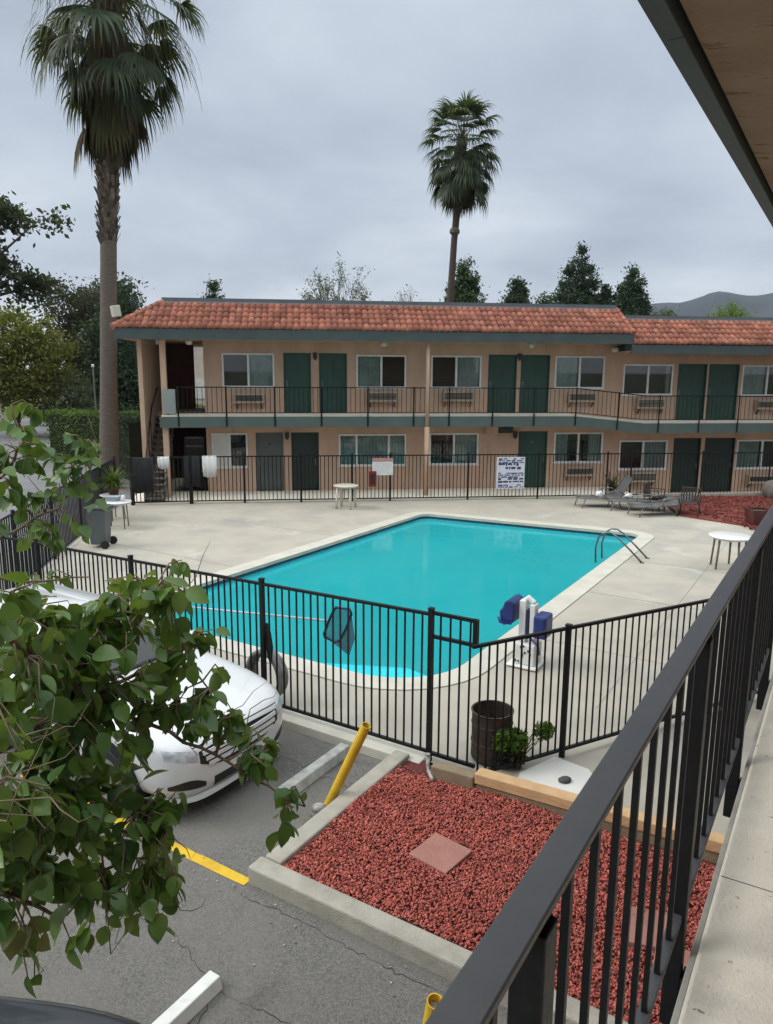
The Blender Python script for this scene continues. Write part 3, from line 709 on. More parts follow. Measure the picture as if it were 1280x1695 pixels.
# near side, between car park and pool
n0 = ND(-11.55, 6.62); n1 = ND(-3.02, 6.62); Ln = 11.55-3.02
near_fence, NP_ = iron_fence('iron_fence', 'tall black iron picket fence between the white car and the near end of the pool', 'fence', n0[:2], ND(-3.57, 6.62)[:2], 1.53, 1.68, 0.02, [1.05, 3.22, 5.62, 7.98], pick=.105, pw=.017, rw=.036, postw=.052, extra=.06)
m = MB()   # short bay past the last post: top rail, mid rail and a stub upright
m.bar(ND(-3.55, 6.62, 1.70), ND(-3.05, 6.62, 1.70), .036); m.bar(ND(-3.55, 6.62, 1.44), ND(-3.05, 6.62, 1.44), .036); m.bar(ND(-3.05, 6.62, 1.42), ND(-3.05, 6.62, 1.718), .05)
m.bar(ND(-3.55, 6.62, .10), ND(-3.02, 6.62, .10), .036)
for i in range(1, 5): m.bar(ND(-3.57+.115*i, 6.62, .1), ND(-3.57+.115*i, 6.62, 1.70 if i < 5 else 1.44), .017)
m.build('end_panel', BLACK, near_fence)
rf, _ = iron_fence('iron_fence', 'lower black iron fence slanting past the rusty drum toward the walkway', 'fence', ND(-2.99, 6.42)[:2], ND(.55, 12.5)[:2], 1.50, 1.5, 0.0, [1.24, 3.55, 5.9], pick=.105, pw=.017, rw=.036, postw=.055, extra=.03)
# curb strip under the near fence
tag((lambda m: (m.box(-11.6, -3.62, 6.50, 6.74, -.2, .012, ND), m)[1])(MB()).build('fence_curb', CONC_W, bevel=.012), 'pale concrete curb strip under the tall near fence', 'curb')
# ------------------------------------------------------------------ things hung on the far fence
sg = empty('pool_sign', W(-.40, 2.25, .9), 'blank looking white sign with faded red top strip on the far fence', 'sign')
m = MB(); m.box(-.74, -.06, 2.235, 2.25, .86, 1.30, W); m.build('panel', WHITEP, sg, bevel=.003)
m = MB(); m.box(-.74, -.06, 2.235, 2.252, 1.305, 1.42, W); m.build('header_strip', PINK, sg)
q = random.Random(5); m = MB()
for i in range(6):
    x = -.70
    while x < -.14:
        l = q.uniform(.02, .07); m.box(x, x+l, 2.2505, 2.2525, 1.235-i*.06, 1.247-i*.06, W); x += l + .02
m.build('lettering', M('faint_ink', (.5, .5, .52), rough=.8), sg)
rb = empty('extinguisher_box', W(-.8, 2.25, .5), 'small dark red box fixed low beside the white sign', 'box')
m = MB(); m.box(-.86, -.62, 2.23, 2.36, .50, 1.0, W); m.build('case', REDBOX, rb, bevel=.01)
m = MB(); m.box(-.82, -.66, 2.361, 2.368, .58, .92, W); m.build('door_panel', M('red_glass', (.07, .01, .01), rough=.15), rb)
nb = empty('notice_board', W(3.85, 2.25, .35), 'tall white notice board with rows of dark blue print on the far fence', 'notice board')
m = MB(); m.box(3.40, 4.36, 2.235, 2.25, .36, 1.42, W); m.build('panel', BOARD, nb, bevel=.004)
q = random.Random(11); m = MB()
for (z1, z0, hh) in ((1.38, 1.24, .05), (1.22, 1.03, .10), (.90, .74, .05), (.72, .60, .075), (.50, .40, .05)):
    z = z1
    while z > z0:
        x = 3.46
        while x < 4.28:
            l = q.uniform(.04, .22)
            if q.random() < .78: m.box(x, min(x+l, 4.32), 2.2505, 2.2535, z-hh*q.uniform(.6, .95), z, W)
            x += l + q.uniform(.015, .06)
        z -= hh*1.25
m.build('lettering', INK, nb)
def cloth(name, label, mat, s0, s1, zb, zt=1.53, oo=2.2, seed=1, back=.25):
    q = random.Random(seed); k = 26; vs = []; rows = [(oo+.035, zb), (oo+.04, (zb+zt)/2), (oo+.03, zt-.03), (oo, zt), (oo-.03, zt-.03), (oo-.04, zt-back)]
    ph = q.uniform(0, 6)
    for i in range(k+1):
        u = i/k; s = s0 + (s1-s0)*u
        for j, (o_, z) in enumerate(rows):
            wv = .022*math.sin(u*17+ph+j*.2)*(1 if j in (0, 1, 5) else .25)
            vs.append(W(s + (.02*math.sin(u*9+ph) if j == 0 else 0), o_ + wv, z + (.02*math.sin(u*7+ph) if j in (0, 5) else 0)))
    m = MB(); R = len(rows); m.add(vs, [(i*R+j, (i+1)*R+j, (i+1)*R+j+1, i*R+j+1) for i in range(k) for j in range(R-1)])
    o = m.build(name, mat, smooth=True, recalc=False); md = o.modifiers.new('thick', 'SOLIDIFY'); md.thickness = .008
    return tag(o, label, 'towel' if 'towel' in name else 'clothing')
cloth('towel', 'white towel draped over the far fence beside black clothing', CLOTHW, -6.14, -5.70, .86, seed=3)
cloth('jacket', 'black jacket draped over the far fence at the gate post', CLOTHB, -6.72, -6.22, .55, seed=5, back=.6)
cloth('small_towel', 'small pale cloth hung on the pool gate below the stairs', CLOTHW, -7.5, -7.15, 1.15, zt=1.52, oo=2.26, seed=8)
cloth('dark_towel', 'long dark cloth hung on the gate left of the stairs', CLOTHB, -8.28, -7.62, .40, zt=1.51, oo=2.31, seed=9)

# ------------------------------------------------------------------ tables
def round_table(name, label, loc, d, h, top, legm, legs=4, legr=.02, splay=.06, rot=.4, group=None):
    r = empty(name, loc, label, 'table', group); c = loc
    m = MB(); R = d/2; m.lathe((c[0], c[1], c[2]), [(0, h-.03), (R-.03, h-.032), (R-.005, h-.02), (R, h-.008), (R-.008, h), (0, h)], 36); m.build('table_top', top, r, smooth=True)
    m = MB(); m.lathe(c, [(R*.55, h-.07), (R*.55, h-.031), (R*.8, h-.031), (R*.8, h-.07), (R*.55, h-.07)], 24); m.build('apron', top, r)
    for i in range(legs):
        a = rot + 2*PI*i/legs; x, y = math.cos(a), math.sin(a); m = MB()
        m.tube([(c[0]+x*R*.72, c[1]+y*R*.72, c[2]+h-.032), (c[0]+x*(R*.72+splay), c[1]+y*(R*.72+splay), c[2])], [legr*1.2, legr*.9], 8); m.build('leg', legm, r, smooth=True)
    return r
BROWNLEG = M('brown_leg', (.16, .135, .105), (.11, .09, .07), 6, .5)
round_table('patio_table', 'round white patio table with brown legs near the balcony rail', (7.50, 15.82, 0), .90, .72, PLASTW, BROWNLEG, 5, .022, .05, 3.6)
round_table('patio_table', 'round cream plastic table standing in front of the far fence', (-1.26, 22.75, 0), .78, .72, PLASTC, PLASTC, 4, .04, .05, .5)
round_table('patio_table', 'round white patio table with grey legs beside the wheeled bin', (-7.24, 19.62, 0), .78, .72, PLASTW, METALG, 4, .016, .04, .9)
round_table('patio_table', 'second white table behind, half hidden under a strappy potted plant', (-7.75, 20.75, 0), .72, .72, PLASTW, METALG, 4, .016, .04, .2)
# small things on the left tables
tr = empty('plastic_tray', (-7.36, 19.72, .72), 'stack of pale blue grey plastic trays on the left table', 'tray')
m = MB()
for i in range(3):
    m.box(-7.55+.02*i, -7.22+.02*i, 19.6, 19.85, .722+i*.045, .756+i*.045)
m.build('tray_stack', M('tray_blue', (.36, .42, .45), rough=.5), tr, bevel=.008)
m = MB(); m.lathe((-7.06, 19.62, .722), [(.05, 0), (.06, .1), (.045, .15), (.02, .17)], 12); tag(m.build('jug', PLASTW, smooth=True), 'small white jug on the right half of the left table', 'jug')

# strappy plants
def strappy(name, label, loc, h, n, spread, potr=.16, poth=.25, potm=None, leafm=None, seed=1):
    r = empty(name, loc, label, 'plant'); q = random.Random(seed)
    m = MB(); m.lathe(loc, [(potr*.7, 0), (potr, poth), (potr*1.08, poth), (potr*1.08, poth+.02), (potr*.9, poth+.02), (potr*.88, poth-.03), (0, poth-.03)], 16); m.build('pot', potm or MAROON, r, smooth=False)
    vs = []; qs = []
    for i in range(n):
        a = q.uniform(0, 2*PI); el = q.uniform(.5, 1.45); l = h*q.uniform(.7, 1.25); w_ = q.uniform(.012, .024)
        x, y, z = loc[0]+q.uniform(-.05, .05), loc[1]+q.uniform(-.05, .05), loc[2]+poth
        d = Vector((math.cos(a)*math.cos(el)*spread, math.sin(a)*math.cos(el)*spread, math.sin(el))).normalized(); sd_ = Vector((-math.sin(a), math.cos(a), 0)); p = Vector((x, y, z)); b0 = len(vs)
        for k in range(6):
            ww = w_*(1 - (k/5)**2*.9); vs += [tuple(p - sd_*ww), tuple(p + sd_*ww)]
            p = p + d*(l/5); d = (d + Vector((0, 0, -.28))).normalized()
        for k in range(5): qs.append((b0+2*k, b0+2*k+1, b0+2*k+3, b0+2*k+2))
    np_mesh('foliage', vs, qs, leafm or LEAF_FLAX, r)
    return r
strappy('potted_plant', 'strappy green potted plant on the hidden second table', (-7.72, 20.75, .72), .62, 260, 1.2, .17, .2, seed=2)
strappy('potted_plant', 'small dark strappy plant in a pot beside the far loungers', (7.45, 24.35, .0), .75, 70, .8, .18, .3, GREYHOSE, LEAF_DARK, seed=4)

# wheeled bin and clutter by the street fence
def bin_at(x, y, z):
    r = empty('wheeled_bin', (x, y, z), 'grey wheeled rubbish bin standing left of the pool near the drive fence', 'bin')
    m = MB(); a = .18; c = .23
    vs = [(x-a, y-a, z+.08), (x+a, y-a, z+.08), (x+a, y+a, z+.08), (x-a, y+a, z+.08), (x-c, y-c, z+.95), (x+c, y-c, z+.95), (x+c, y+c, z+.95), (x-c, y+c, z+.95)]
    m.add(vs, [(3, 2, 1, 0), (4, 5, 6, 7), (0, 1, 5, 4), (1, 2, 6, 5), (2, 3, 7, 6), (3, 0, 4, 7)]); m.build('body', BINP, r, bevel=.02)
    m = MB(); m.box(x-.26, x+.26, y-.26, y+.26, .955+z, .99+z); m.box(x-.21, x+.21, y-.21, y+.21, .99+z, 1.01+z); m.build('lid', BINP, r, bevel=.015)
    for sx in (-1, 1):
        m = MB(); m.tube([(x+.2, y+sx*.24, z+.1), (x+.2, y+sx*.29, z+.1)], .1, 14); m.build('wheel', RUBBER, r)
    m = MB(); m.tube([(x+.33, y-.2, z+.9), (x+.36, y-.2, z+.93), (x+.36, y+.2, z+.93), (x+.33, y+.2, z+.9)], .014, 6); m.build('handle', BINP, r)
bin_at(-6.88, 17.45, 0)

# ------------------------------------------------------------------ loungers and chairs
def make_lounger(label):
    r = empty('sun_lounger', (0, 0, 0), label, 'sun lounger', 'loungers at the far right of the pool')
    m = MB()
    for sy in (-.3, .3):
        m.tube([(-.95, sy, .33), (-.6, sy, .30), (.35, sy, .30)], .02, 8)
    for x in (-.95, -.3, .35): m.tube([(x, -.3, .31), (x, .3, .31)], .016, 6)
    m.build('frame', METALG, r, smooth=True)
    for x, sy in ((-.8, -.3), (-.8, .3), (.25, -.3), (.25, .3)):
        m = MB(); m.tube([(x, sy, .30), (x + (.08 if x > 0 else -.08), sy*1.04, .10), (x + (.1 if x > 0 else -.1), sy*1.05, 0)], .018, 6); m.build('leg', METALG, r, smooth=True)
    m = MB(); k = 10; vs = []
    for i in range(k+1):
        x = -.95 + 1.28*i/k
        for y in (-.27, .27): vs.append((x, y, .318 + (.02 if i == 0 else 0) - .012*math.sin(PI*i/k)))
    m.add(vs, [(2*i, 2*i+2, 2*i+3, 2*i+1) for i in range(k)]); o = m.build('sling', MESHF, r); md = o.modifiers.new('t', 'SOLIDIFY'); md.thickness = .012
    return r
def lounger_back(r, ang):
    m = MB(); l = .72; ex = math.cos(ang); ez = math.sin(ang)
    for sy in (-.29, .29): m.tube([(.35, sy, .31), (.35+l*ex, sy, .31+l*ez)], .018, 6)
    m.tube([(.35+l*ex, -.29, .31+l*ez), (.35+l*ex, .29, .31+l*ez)], .018, 6)
    vs = [(.36+l*ex*t, y, .315+l*ez*t) for t in (0, 1) for y in (-.27, .27)]; m.add(vs, [(0, 2, 3, 1)]); o = m.build('backrest', MESHF, r)
    m = MB()
    for sy in (-.32, .32): m.tube([(-.15, sy, .30), (-.12, sy, .52), (.3, sy, .54), (.42, sy, .42)], .016, 6)
    m.build('armrest', METALG, r, smooth=True)
L1 = make_lounger('grey mesh lounger with its back raised, leftmost by the far fence')
L2 = copy_tree(L1); L2['label'] = 'grey mesh lounger lying flat between the raised one and the red bed'
L3 = copy_tree(L1); L3['label'] = 'low grey lounger nearest the pool, in front of the brown chairs'
for o, a, loc, rz in ((L1, 1.05, (7.0, 23.35, 0), .12), (L2, .12, (7.85, 22.75, 0), -.10), (L3, .30, (8.25, 22.0, 0), .25)):
    lounger_back(o, a); o.location = loc; o.rotation_euler = (0, 0, rz)
def make_chair(label):
    r = empty('patio_chair', (0, 0, 0), label, 'chair', 'brown patio chairs by the mulch bed')
    m = MB(); m.box(-.25, .25, -.24, .24, .40, .425); m.build('seat', BRONZE, r, bevel=.008)
    m = MB()
    for i in range(6): m.box(-.22+i*.08, -.18+i*.08, .23, .245, .43, .80)
    m.tube([(-.26, .24, .40), (-.26, .27, .82), (.26, .27, .82), (.26, .24, .40)], .018, 6); m.build('backrest', BRONZE, r)
    for sx in (-1, 1):
        for sy in (-1, 1):
            m = MB(); m.tube([(sx*.25, sy*.23, .41), (sx*.28, sy*.26, 0)], .018, 6); m.build('leg', BRONZE, r, smooth=True)
        m = MB(); m.tube([(sx*.26, .24, .62), (sx*.27, -.2, .62), (sx*.26, -.23, .41)], .018, 6); m.build('armrest', BRONZE, r, smooth=True)
    return r
C1 = make_chair('brown metal patio chair at the corner of the red mulch bed')
C1.location = (9.0, 21.75, 0); C1.rotation_euler = (0, 0, -.5)
C2 = copy_tree(C1); C2['label'] = 'brown metal chair turned sideways behind the low lounger'; C2.location = (8.35, 22.85, 0); C2.rotation_euler = (0, 0, .9)
# crumpled towels on the raised lounger
for i, (x, y, z, lb) in enumerate(((6.75, 23.3, .33, 'crumpled white towel at the foot of the raised lounger back'), (7.62, 23.1, .33, 'white towel bundle on the lounger armrest side'))):
    q = random.Random(i+20); bm = bmesh.new(); bmesh.ops.create_icosphere(bm, subdivisions=3, radius=.11)
    for v in bm.verts:
        n_ = 1 + .35*math.sin(v.co.x*31+i)*math.sin(v.co.y*27)*math.cos(v.co.z*29); v.co = Vector((v.co.x*n_*1.1, v.co.y*n_*.8, max(-.02, v.co.z*n_*(1.0 if i == 0 else .7) + .05))) + Vector((x, y, z))
    me = bpy.data.meshes.new('towel'); bm.to_mesh(me); bm.free(); me.materials.append(CLOTHW)
    for p in me.polygons: p.use_smooth = True
    o = bpy.data.objects.new('towel', me); COL.objects.link(o); tag(o, lb, 'towel')
# maroon planter and grey boulder on the right
pl = empty('planter_box', (10.3, 20.35, 0), 'square dark maroon planter box at the near tip of the red bed', 'planter')
m = MB(); x, y = 10.35, 20.3
vs = [(x-.22, y-.22, 0), (x+.22, y-.22, 0), (x+.22, y+.22, 0), (x-.22, y+.22, 0), (x-.29, y-.29, .5), (x+.29, y-.29, .5), (x+.29, y+.29, .5), (x-.29, y+.29, .5), (x-.25, y-.25, .5), (x+.25, y-.25, .5), (x+.25, y+.25, .5), (x-.25, y+.25, .5), (x-.25, y-.25, .42), (x+.25, y-.25, .42), (x+.25, y+.25, .42), (x-.25, y+.25, .42)]
m.add(vs, [(3, 2, 1, 0)] + [(i, (i+1) % 4, 4+(i+1) % 4, 4+i) for i in range(4)] + [(4+i, 4+(i+1) % 4, 8+(i+1) % 4, 8+i) for i in range(4)] + [(8+i, 8+(i+1) % 4, 12+(i+1) % 4, 12+i) for i in range(4)] + [(12, 13, 14, 15)])
m.build('box', MAROON, pl, bevel=.008)
m = MB(); m.box(x-.245, x+.245, y-.245, y+.245, .36, .43); m.build('soil', DIRT, pl)
def rock(name, label, loc, r, sc, mat, seed, cat='rock'):
    bm = bmesh.new(); bmesh.ops.create_icosphere(bm, subdivisions=3, radius=r); q = random.Random(seed); k = [Vector((q.uniform(-1, 1), q.uniform(-1, 1), q.uniform(-1, 1))) for _ in range(7)]
    for v in bm.verts:
        n_ = v.co.normalized(); f = 1 + sum(.10*max(0, n_.dot(a)) for a in k) - .18*abs(math.sin(n_.x*5+seed)*math.cos(n_.y*6))
        v.co = Vector((v.co.x*f*sc[0], v.co.y*f*sc[1], v.co.z*f*sc[2])) + Vector(loc)
    me = bpy.data.meshes.new(name); bm.to_mesh(me); bm.free(); me.materials.append(mat)
    for p in me.polygons: p.use_smooth = True
    o = bpy.data.objects.new(name, me); COL.objects.link(o); return tag(o, label, cat)
rock('boulder', 'rounded grey boulder in the red bed at the right edge', (13.3, 24.9, .28), .42, (1, 1, .85), M('boulder_stone', (.17, .155, .14), (.12, .11, .10), 5, .95, .5, 20), 3)

# ------------------------------------------------------------------ pool ladder, lift, skimmer, hose
ld = empty('pool_ladder', ND(-4.0, 16.9, 0), 'pair of bent steel tube handrails at the right edge of the pool', 'pool ladder')
for d in (16.75, 17.25):
    m = MB(); m.tube([ND(-3.70, d, 0), ND(-3.98, d, .26), ND(-4.28, d, .52), ND(-4.42, d, .60), ND(-4.56, d, .60), ND(-4.70, d, .48), ND(-4.76, d, .22), ND(-4.74, d, -.2), ND(-4.62, d, -.7), ND(-4.47, d, -.9)], .021, 10)
    m.build('handrail', STEEL, ld, smooth=True)
    m = MB(); m.lathe(ND(-3.70, d, 0), [(.05, 0), (.05, .012), (.024, .02)], 12); m.build('flange', STEEL, ld)
for z in (-.25, -.5, -.75):
    m = MB(); m.bar(ND(-4.70, 16.75, z), ND(-4.70, 17.25, z), .08, .02); m.build('tread', PLASTW, ld)
lf = empty('pool_lift', ND(-3.7, 9.8, 0), 'white and blue wheelchair pool lift standing on the deck beside the pool', 'pool lift')
m = MB(); m.box(-3.92, -3.46, 9.55, 10.0, 0.013, .05, ND); m.box(-3.84, -3.52, 9.62, 9.94, .05, .36, ND); m.build('base', WHITEP, lf, bevel=.02)
m = MB(); m.box(-3.80, -3.70, 9.70, 9.84, .36, .98, ND); m.box(-3.64, -3.56, 9.70, 9.84, .36, .94, ND); m.tube([ND(-3.75, 9.77, .95), ND(-3.69, 9.77, 1.02), ND(-3.6, 9.77, .95)], .045, 10); m.build('mast', PLASTW, lf, bevel=.015)
m = MB(); m.box(-3.69, -3.645, 9.69, 9.82, .42, .86, ND); m.build('actuator', NAVY, lf, bevel=.01)
m = MB()
m.prism([(-4.04, .62), (-3.98, .60), (-3.84, .66), (-3.83, .95), (-3.90, 1.0), (-3.98, .96), (-4.02, .84), (-4.06, .82)], 9.58, 9.96, lambda a, c, z: ND(a, z, c)); m.build('seat', BLUEP, lf, bevel=.03)
m = MB(); m.box(-3.555, -3.36, 9.6, 9.92, .48, .82, ND); m.build('cover', BLUEP, lf, bevel=.04)
m = MB(); m.tube([ND(-3.85, 9.55, .66), ND(-4.02, 9.53, .66), ND(-4.05, 9.53, .74)], .018, 8); m.tube([ND(-3.6, 9.6, .5), ND(-3.42, 9.5, .42), ND(-3.4, 9.5, .3)], .015, 8); m.build('arm', BLUEP, lf, smooth=True)
m = MB(); q = random.Random(2)
for i in range(9):
    a = q.uniform(-3.82, -3.58); z = q.uniform(.08, .32); m.box(a, a+q.uniform(.015, .04), 9.612, 9.619, z, z+q.uniform(.02, .05), ND)
m.build('scuff_marks', DARKTRIM, lf)
sk = empty('skimmer_net', (-.55, 8.36, .9), 'dark blue leaf skimmer net on a long pale pole resting against the near fence', 'skimmer net')
m = MB(); m.tube([(-3.80, 10.40, .885), (-.70, 8.45, 1.275)], .014, 8); m.build('pole', M('pale_pole', (.55, .66, .74), rough=.3), sk, smooth=True)
loop = [(-.59, 8.39, 1.46), (-.42, 8.28, 1.475), (-.40, 8.27, 1.42), (-.47, 8.30, 1.22), (-.545, 8.35, 1.06), (-.60, 8.38, 1.035), (-.735, 8.47, 1.065), (-.74, 8.475, 1.10), (-.68, 8.44, 1.27), (-.64, 8.42, 1.37)]
m = MB(); m.tube(loop, .016, 8, closed=True); m.build('hoop', NAVY, sk, smooth=True)
nm, nnt, nb_ = newmat('net_mesh'); nb_.inputs['Base Color'].default_value = (.12, .15, .22, 1); nb_.inputs['Roughness'].default_value = .8
ntp = N(nnt, 'BsdfTransparent'); nmx = N(nnt, 'MixShader'); nmx.inputs[0].default_value = .6
nnt.links.new(ntp.outputs[0], nmx.inputs[1]); nnt.links.new(nb_.outputs[0], nmx.inputs[2]); nnt.links.new(nmx.outputs[0], nnt.nodes['Material Output'].inputs['Surface'])
m = MB(); back = ND(0, .12); k = len(loop); bag = [(x*.6-.55*.4+back[0]*1.0+.03, y*.6+8.36*.4+back[1], z*.45 + .43) for x, y, z in loop]; tip = (-.50+back[0], 8.33+back[1], .84)
m.add(loop + bag + [tip], [(i, (i+1) % k, k+(i+1) % k, k+i) for i in range(k)] + [(k+i, k+(i+1) % k, 2*k) for i in range(k)]); m.build('net_bag', nm, sk, recalc=False)
hs = empty('pool_hose', ND(-6.72, 6.85, .4), 'grey coiled pool hose hung on the near fence post behind the white car', 'hose')
for i in range(4):
    m = MB(); c = Vector(ND(-6.05, 6.74+.045*i, .36)); pts = []
    for j in range(28):
        a = 2*PI*j/28; rx, rz = .26 + .02*math.sin(i*2.1), .31 + .015*math.cos(i); pts.append(c + Vector((CA*math.cos(a)*rx, -SA*math.cos(a)*rx, math.sin(a)*rz)))
    m.tube(pts, .034, 8, closed=True); m.build('coil', GREYHOSE, hs, smooth=True)
m = MB(); m.tube([ND(-5.87, 6.68, .62), ND(-5.88, 6.68, .8), ND(-5.90, 6.68, .98), ND(-5.91, 6.67, 1.12)], [.02, .045, .04, .015], 8); m.build('strap', CLOTHB, hs, smooth=True)

# ------------------------------------------------------------------ drum planter by the slanting fence
dr = empty('drum_planter', (1.18, 7.50, 0), 'rusty open steel drum with a leafy plant at its foot behind the slanting fence', 'drum')
c = (1.17, 7.56, .03)
m = MB(); m.lathe(c, [(.215, 0), (.225, .02), (.222, .19), (.23, .2), (.222, .21), (.222, .40), (.23, .41), (.222, .42), (.222, .53), (.234, .545), (.234, .555), (.214, .555), (.212, .30), (0, .29)], 28); m.build('drum', RUST, dr, smooth=False)
# ================================================================== gravel planter by the near wing
def leafy(name, mat, parent, loc, n, rx, ry, rz, size, seed, flat=.4, nclump=0):
    """cloud of small leaves spread through a volume"""
    q = np.random.default_rng(seed)
    p = q.normal(size=(n, 3)); p /= np.linalg.norm(p, axis=1)[:, None]; p *= (q.random(n)**.45)[:, None]
    c = p*np.array([rx, ry, rz]) + np.array(loc)
    return leaf_quads(name, mat, parent, c, size, q)
def leaf_quads(name, mat, parent, c, size, q, droop=0.0, aspect=.5, out=None):
    n = len(c)
    a = q.normal(size=(n, 3)); a[:, 2] -= droop
    if out is not None: a += out
    a /= np.linalg.norm(a, axis=1)[:, None]
    b = np.cross(a, q.normal(size=(n, 3))); b /= np.linalg.norm(b, axis=1)[:, None] + 1e-9
    s = (size*(.6 + .8*q.random(n)))[:, None]
    v = np.stack([c - a*s*.5, c + b*s*aspect*.5, c + a*s*.5, c - b*s*aspect*.5], 1).reshape(-1, 3)
    f = np.arange(n*4).reshape(-1, 4)
    return np_mesh(name, v, f, mat, parent)
sb = empty('shrub', (1.32, 7.50, 0), 'leafy green shrub growing against the rusty drum, poking past its right side', 'shrub')
leafy('foliage', LEAF_POT, sb, ND(-2.76, 6.92, .33), 1300, .20, .09, .15, .055, 5)
leafy('foliage', LEAF_POT, sb, ND(-2.52, 7.32, .34), 350, .13, .08, .11, .05, 6)
m = MB(); q = random.Random(8)
for i in range(14): m.tube([ND(-2.72+q.uniform(-.05, .05), 7.05, .0), ND(-2.66+q.uniform(-.15, .2), 7.1+q.uniform(-.06, .2), .36)], [.008, .004], 5)
m.build('stem', TWIG, sb)
dead = empty('dry_shrub', ND(-2.72, 6.92, 0), 'dark dry clump at the foot of the rusty drum', 'shrub')
leafy('foliage', LEAF_BROWN, dead, ND(-2.76, 6.93, .12), 500, .2, .10, .11, .05, 9)

pcurb = lambda nm, lb, *bx: tag((lambda m: ([m.box(*x, T=ND) for x in bx], m)[1])(MB()).build(nm, CONC_C, bevel=.018), lb, 'curb')
pcurb('planter_curb', 'grey concrete curb along the left side of the red gravel bed, by the yellow pole', (-3.95, -3.765, 4.355, 6.55, -.16, .06))
pcurb('planter_curb', 'grey concrete curb along the front of the red gravel bed, next to the asphalt', (-3.98, .4, 4.17, 4.35, -.16, .052))
def timber(label, n0_, n1_, d0_, d1_, z0, z1, mat, tilt=0):
    m = MB(); m.box(n0_, n1_, d0_, d1_, z0, z1, lambda a, c, z: ND(a, c + tilt*(a-n0_), z)); return tag(m.build('garden_timber', mat, bevel=.012), label, 'timber')
timber('weathered timber at the back left corner of the gravel bed', -3.36, -2.885, 6.27, 6.40, -.05, .17, TIMBER_OLD, .06)
timber('pale timber on top along the back of the gravel bed', -2.88, .3, 6.31, 6.46, .10, .215, TIMBER, .055)
timber('dark lower timber under the pale one at the back of the gravel bed', -2.87, .3, 6.325, 6.445, -.05, .098, TIMBER_OLD, .055)
b = MB(); b.quad(ND(-3.78, 4.33, .0), ND(.4, 4.33, .0), ND(.4, 6.6, .0), ND(-3.78, 6.6, .0)); struct(b.build('gravel_base', M('gravel_bed', (.15, .035, .03), (.09, .02, .018), 30, .95, 1, 50)))
def stones(name, n, sampler, size, mat, seed):
    q = np.random.default_rng(seed)
    base = np.array([[1, 0, 0], [-1, 0, 0], [0, 1, 0], [0, -1, 0], [0, 0, 1], [0, 0, -1]], float)
    tri = np.array([[0, 2, 4], [2, 1, 4], [1, 3, 4], [3, 0, 4], [2, 0, 5], [1, 2, 5], [3, 1, 5], [0, 3, 5]])
    c = sampler(q, n)
    s = size*(.55 + .75*q.random((n, 1, 1)))
    v = base[None]*(1 + .7*(q.random((n, 6, 3))-.5)) + .28*(q.random((n, 6, 3))-.5)
    A = q.normal(size=(n, 3, 3)); Q = np.linalg.qr(A)[0]
    v = np.einsum('nij,nkj->nki', Q, v*np.array([1.25, .9, .65]))*s + c[:, None, :]
    f = (tri[None] + (np.arange(n)*6)[:, None, None]).reshape(-1, 3)
    o = np_mesh(name, v.reshape(-1, 3), f, mat); o['kind'] = 'stuff'; return o
def bed(q, n):
    a = -3.765 + 4.03*q.random(n); d = 4.355 + 2.0*q.random(n)
    keep = ~((a < -3.36) & (d > 6.25) & (q.random(n) < .8))
    h = .022 + .022*np.sin(a*2.3+1)*np.sin(d*3.1) + .02*q.random(n)
    x = a*CA + d*SA; y = -a*SA + d*CA
    return np.stack([x, y, h], 1)[keep] if keep.all() else np.stack([x, y, np.where(keep, h, -.1)], 1)
stones('lava_gravel', 36000, bed, .0135, GRAVEL, 4)
stones('mulch_chips', 4000, lambda q, n: (lambda u, v: np.stack([9.1 + 6.5*v + (1-u)*1.1, 25.1 - 5.6*u*np.minimum(1, .25+v*6) , .05 + 0*u], 1))(q.random(n), q.random(n)), .05, MULCH, 6)
# pavers in the gravel
def paver(label, cn, cd, rot, z=.06):
    m = MB(); c, s_ = math.cos(rot), math.sin(rot)
    m.box(-.2, .2, -.2, .2, z-.05, z, lambda a, d, z_: ND(cn + a*c - d*s_, cd + a*s_ + d*c, z_)); tag(m.build('paving_stone', PAVER, bevel=.006), label, 'paving stone', 'square red pavers lying in the gravel')
paver('square red paver lying alone in the middle of the gravel bed', -2.68, 5.22, -.15)
paver('square red paver seen through the balcony rail pickets', -.90, 5.28, .3, .065)
paver('square red paver tucked closest under the balcony slab edge', -.62, 4.98, .1, .068)
b = MB(); b.prism([(-2.42, 7.42), (-2.02, 7.36), (-1.72, 6.98), (-1.86, 6.52), (-2.55, 6.50), (-2.62, 6.9)], -.01, .022, ND); tag(b.build('concrete_pad', M('pad_concrete', (.66, .65, .62), (.60, .59, .56), 3, .85, .2, 50), bevel=.006), 'pale concrete pad with a small dark rock on it behind the timber', 'slab')
rock('stone', 'small dark grey stone lying on the pale concrete pad', ND(-2.16, 6.98, .045), .05, (1.2, .9, .5), STONE, 4)
sp_ = empty('standpipe', ND(-3.50, 6.45, 0), 'short galvanised water pipe with valve at the corner of the gravel bed', 'pipe')
m = MB(); m.tube([ND(-3.50, 6.46, 0), ND(-3.50, 6.46, .13), ND(-3.46, 6.40, .15), ND(-3.44, 6.36, .04)], .018, 8); m.tube([ND(-3.50, 6.46, .10), ND(-3.40, 6.30, .07)], .014, 8); m.build('pipe', PIPEG, sp_, smooth=True)
m = MB(); m.lathe(ND(-3.50, 6.46, .11), [(.0, .0), (.035, .005), (.035, .03), (.01, .05), (.03, .055), (.03, .065), (0, .066)], 10); m.build('valve', PIPEG, sp_)
m = MB(); m.tube([ND(-3.42, 6.33, .07), ND(-3.30, 6.22, .05)], .022, 8); m.build('fitting', PIPEG, sp_, smooth=True)
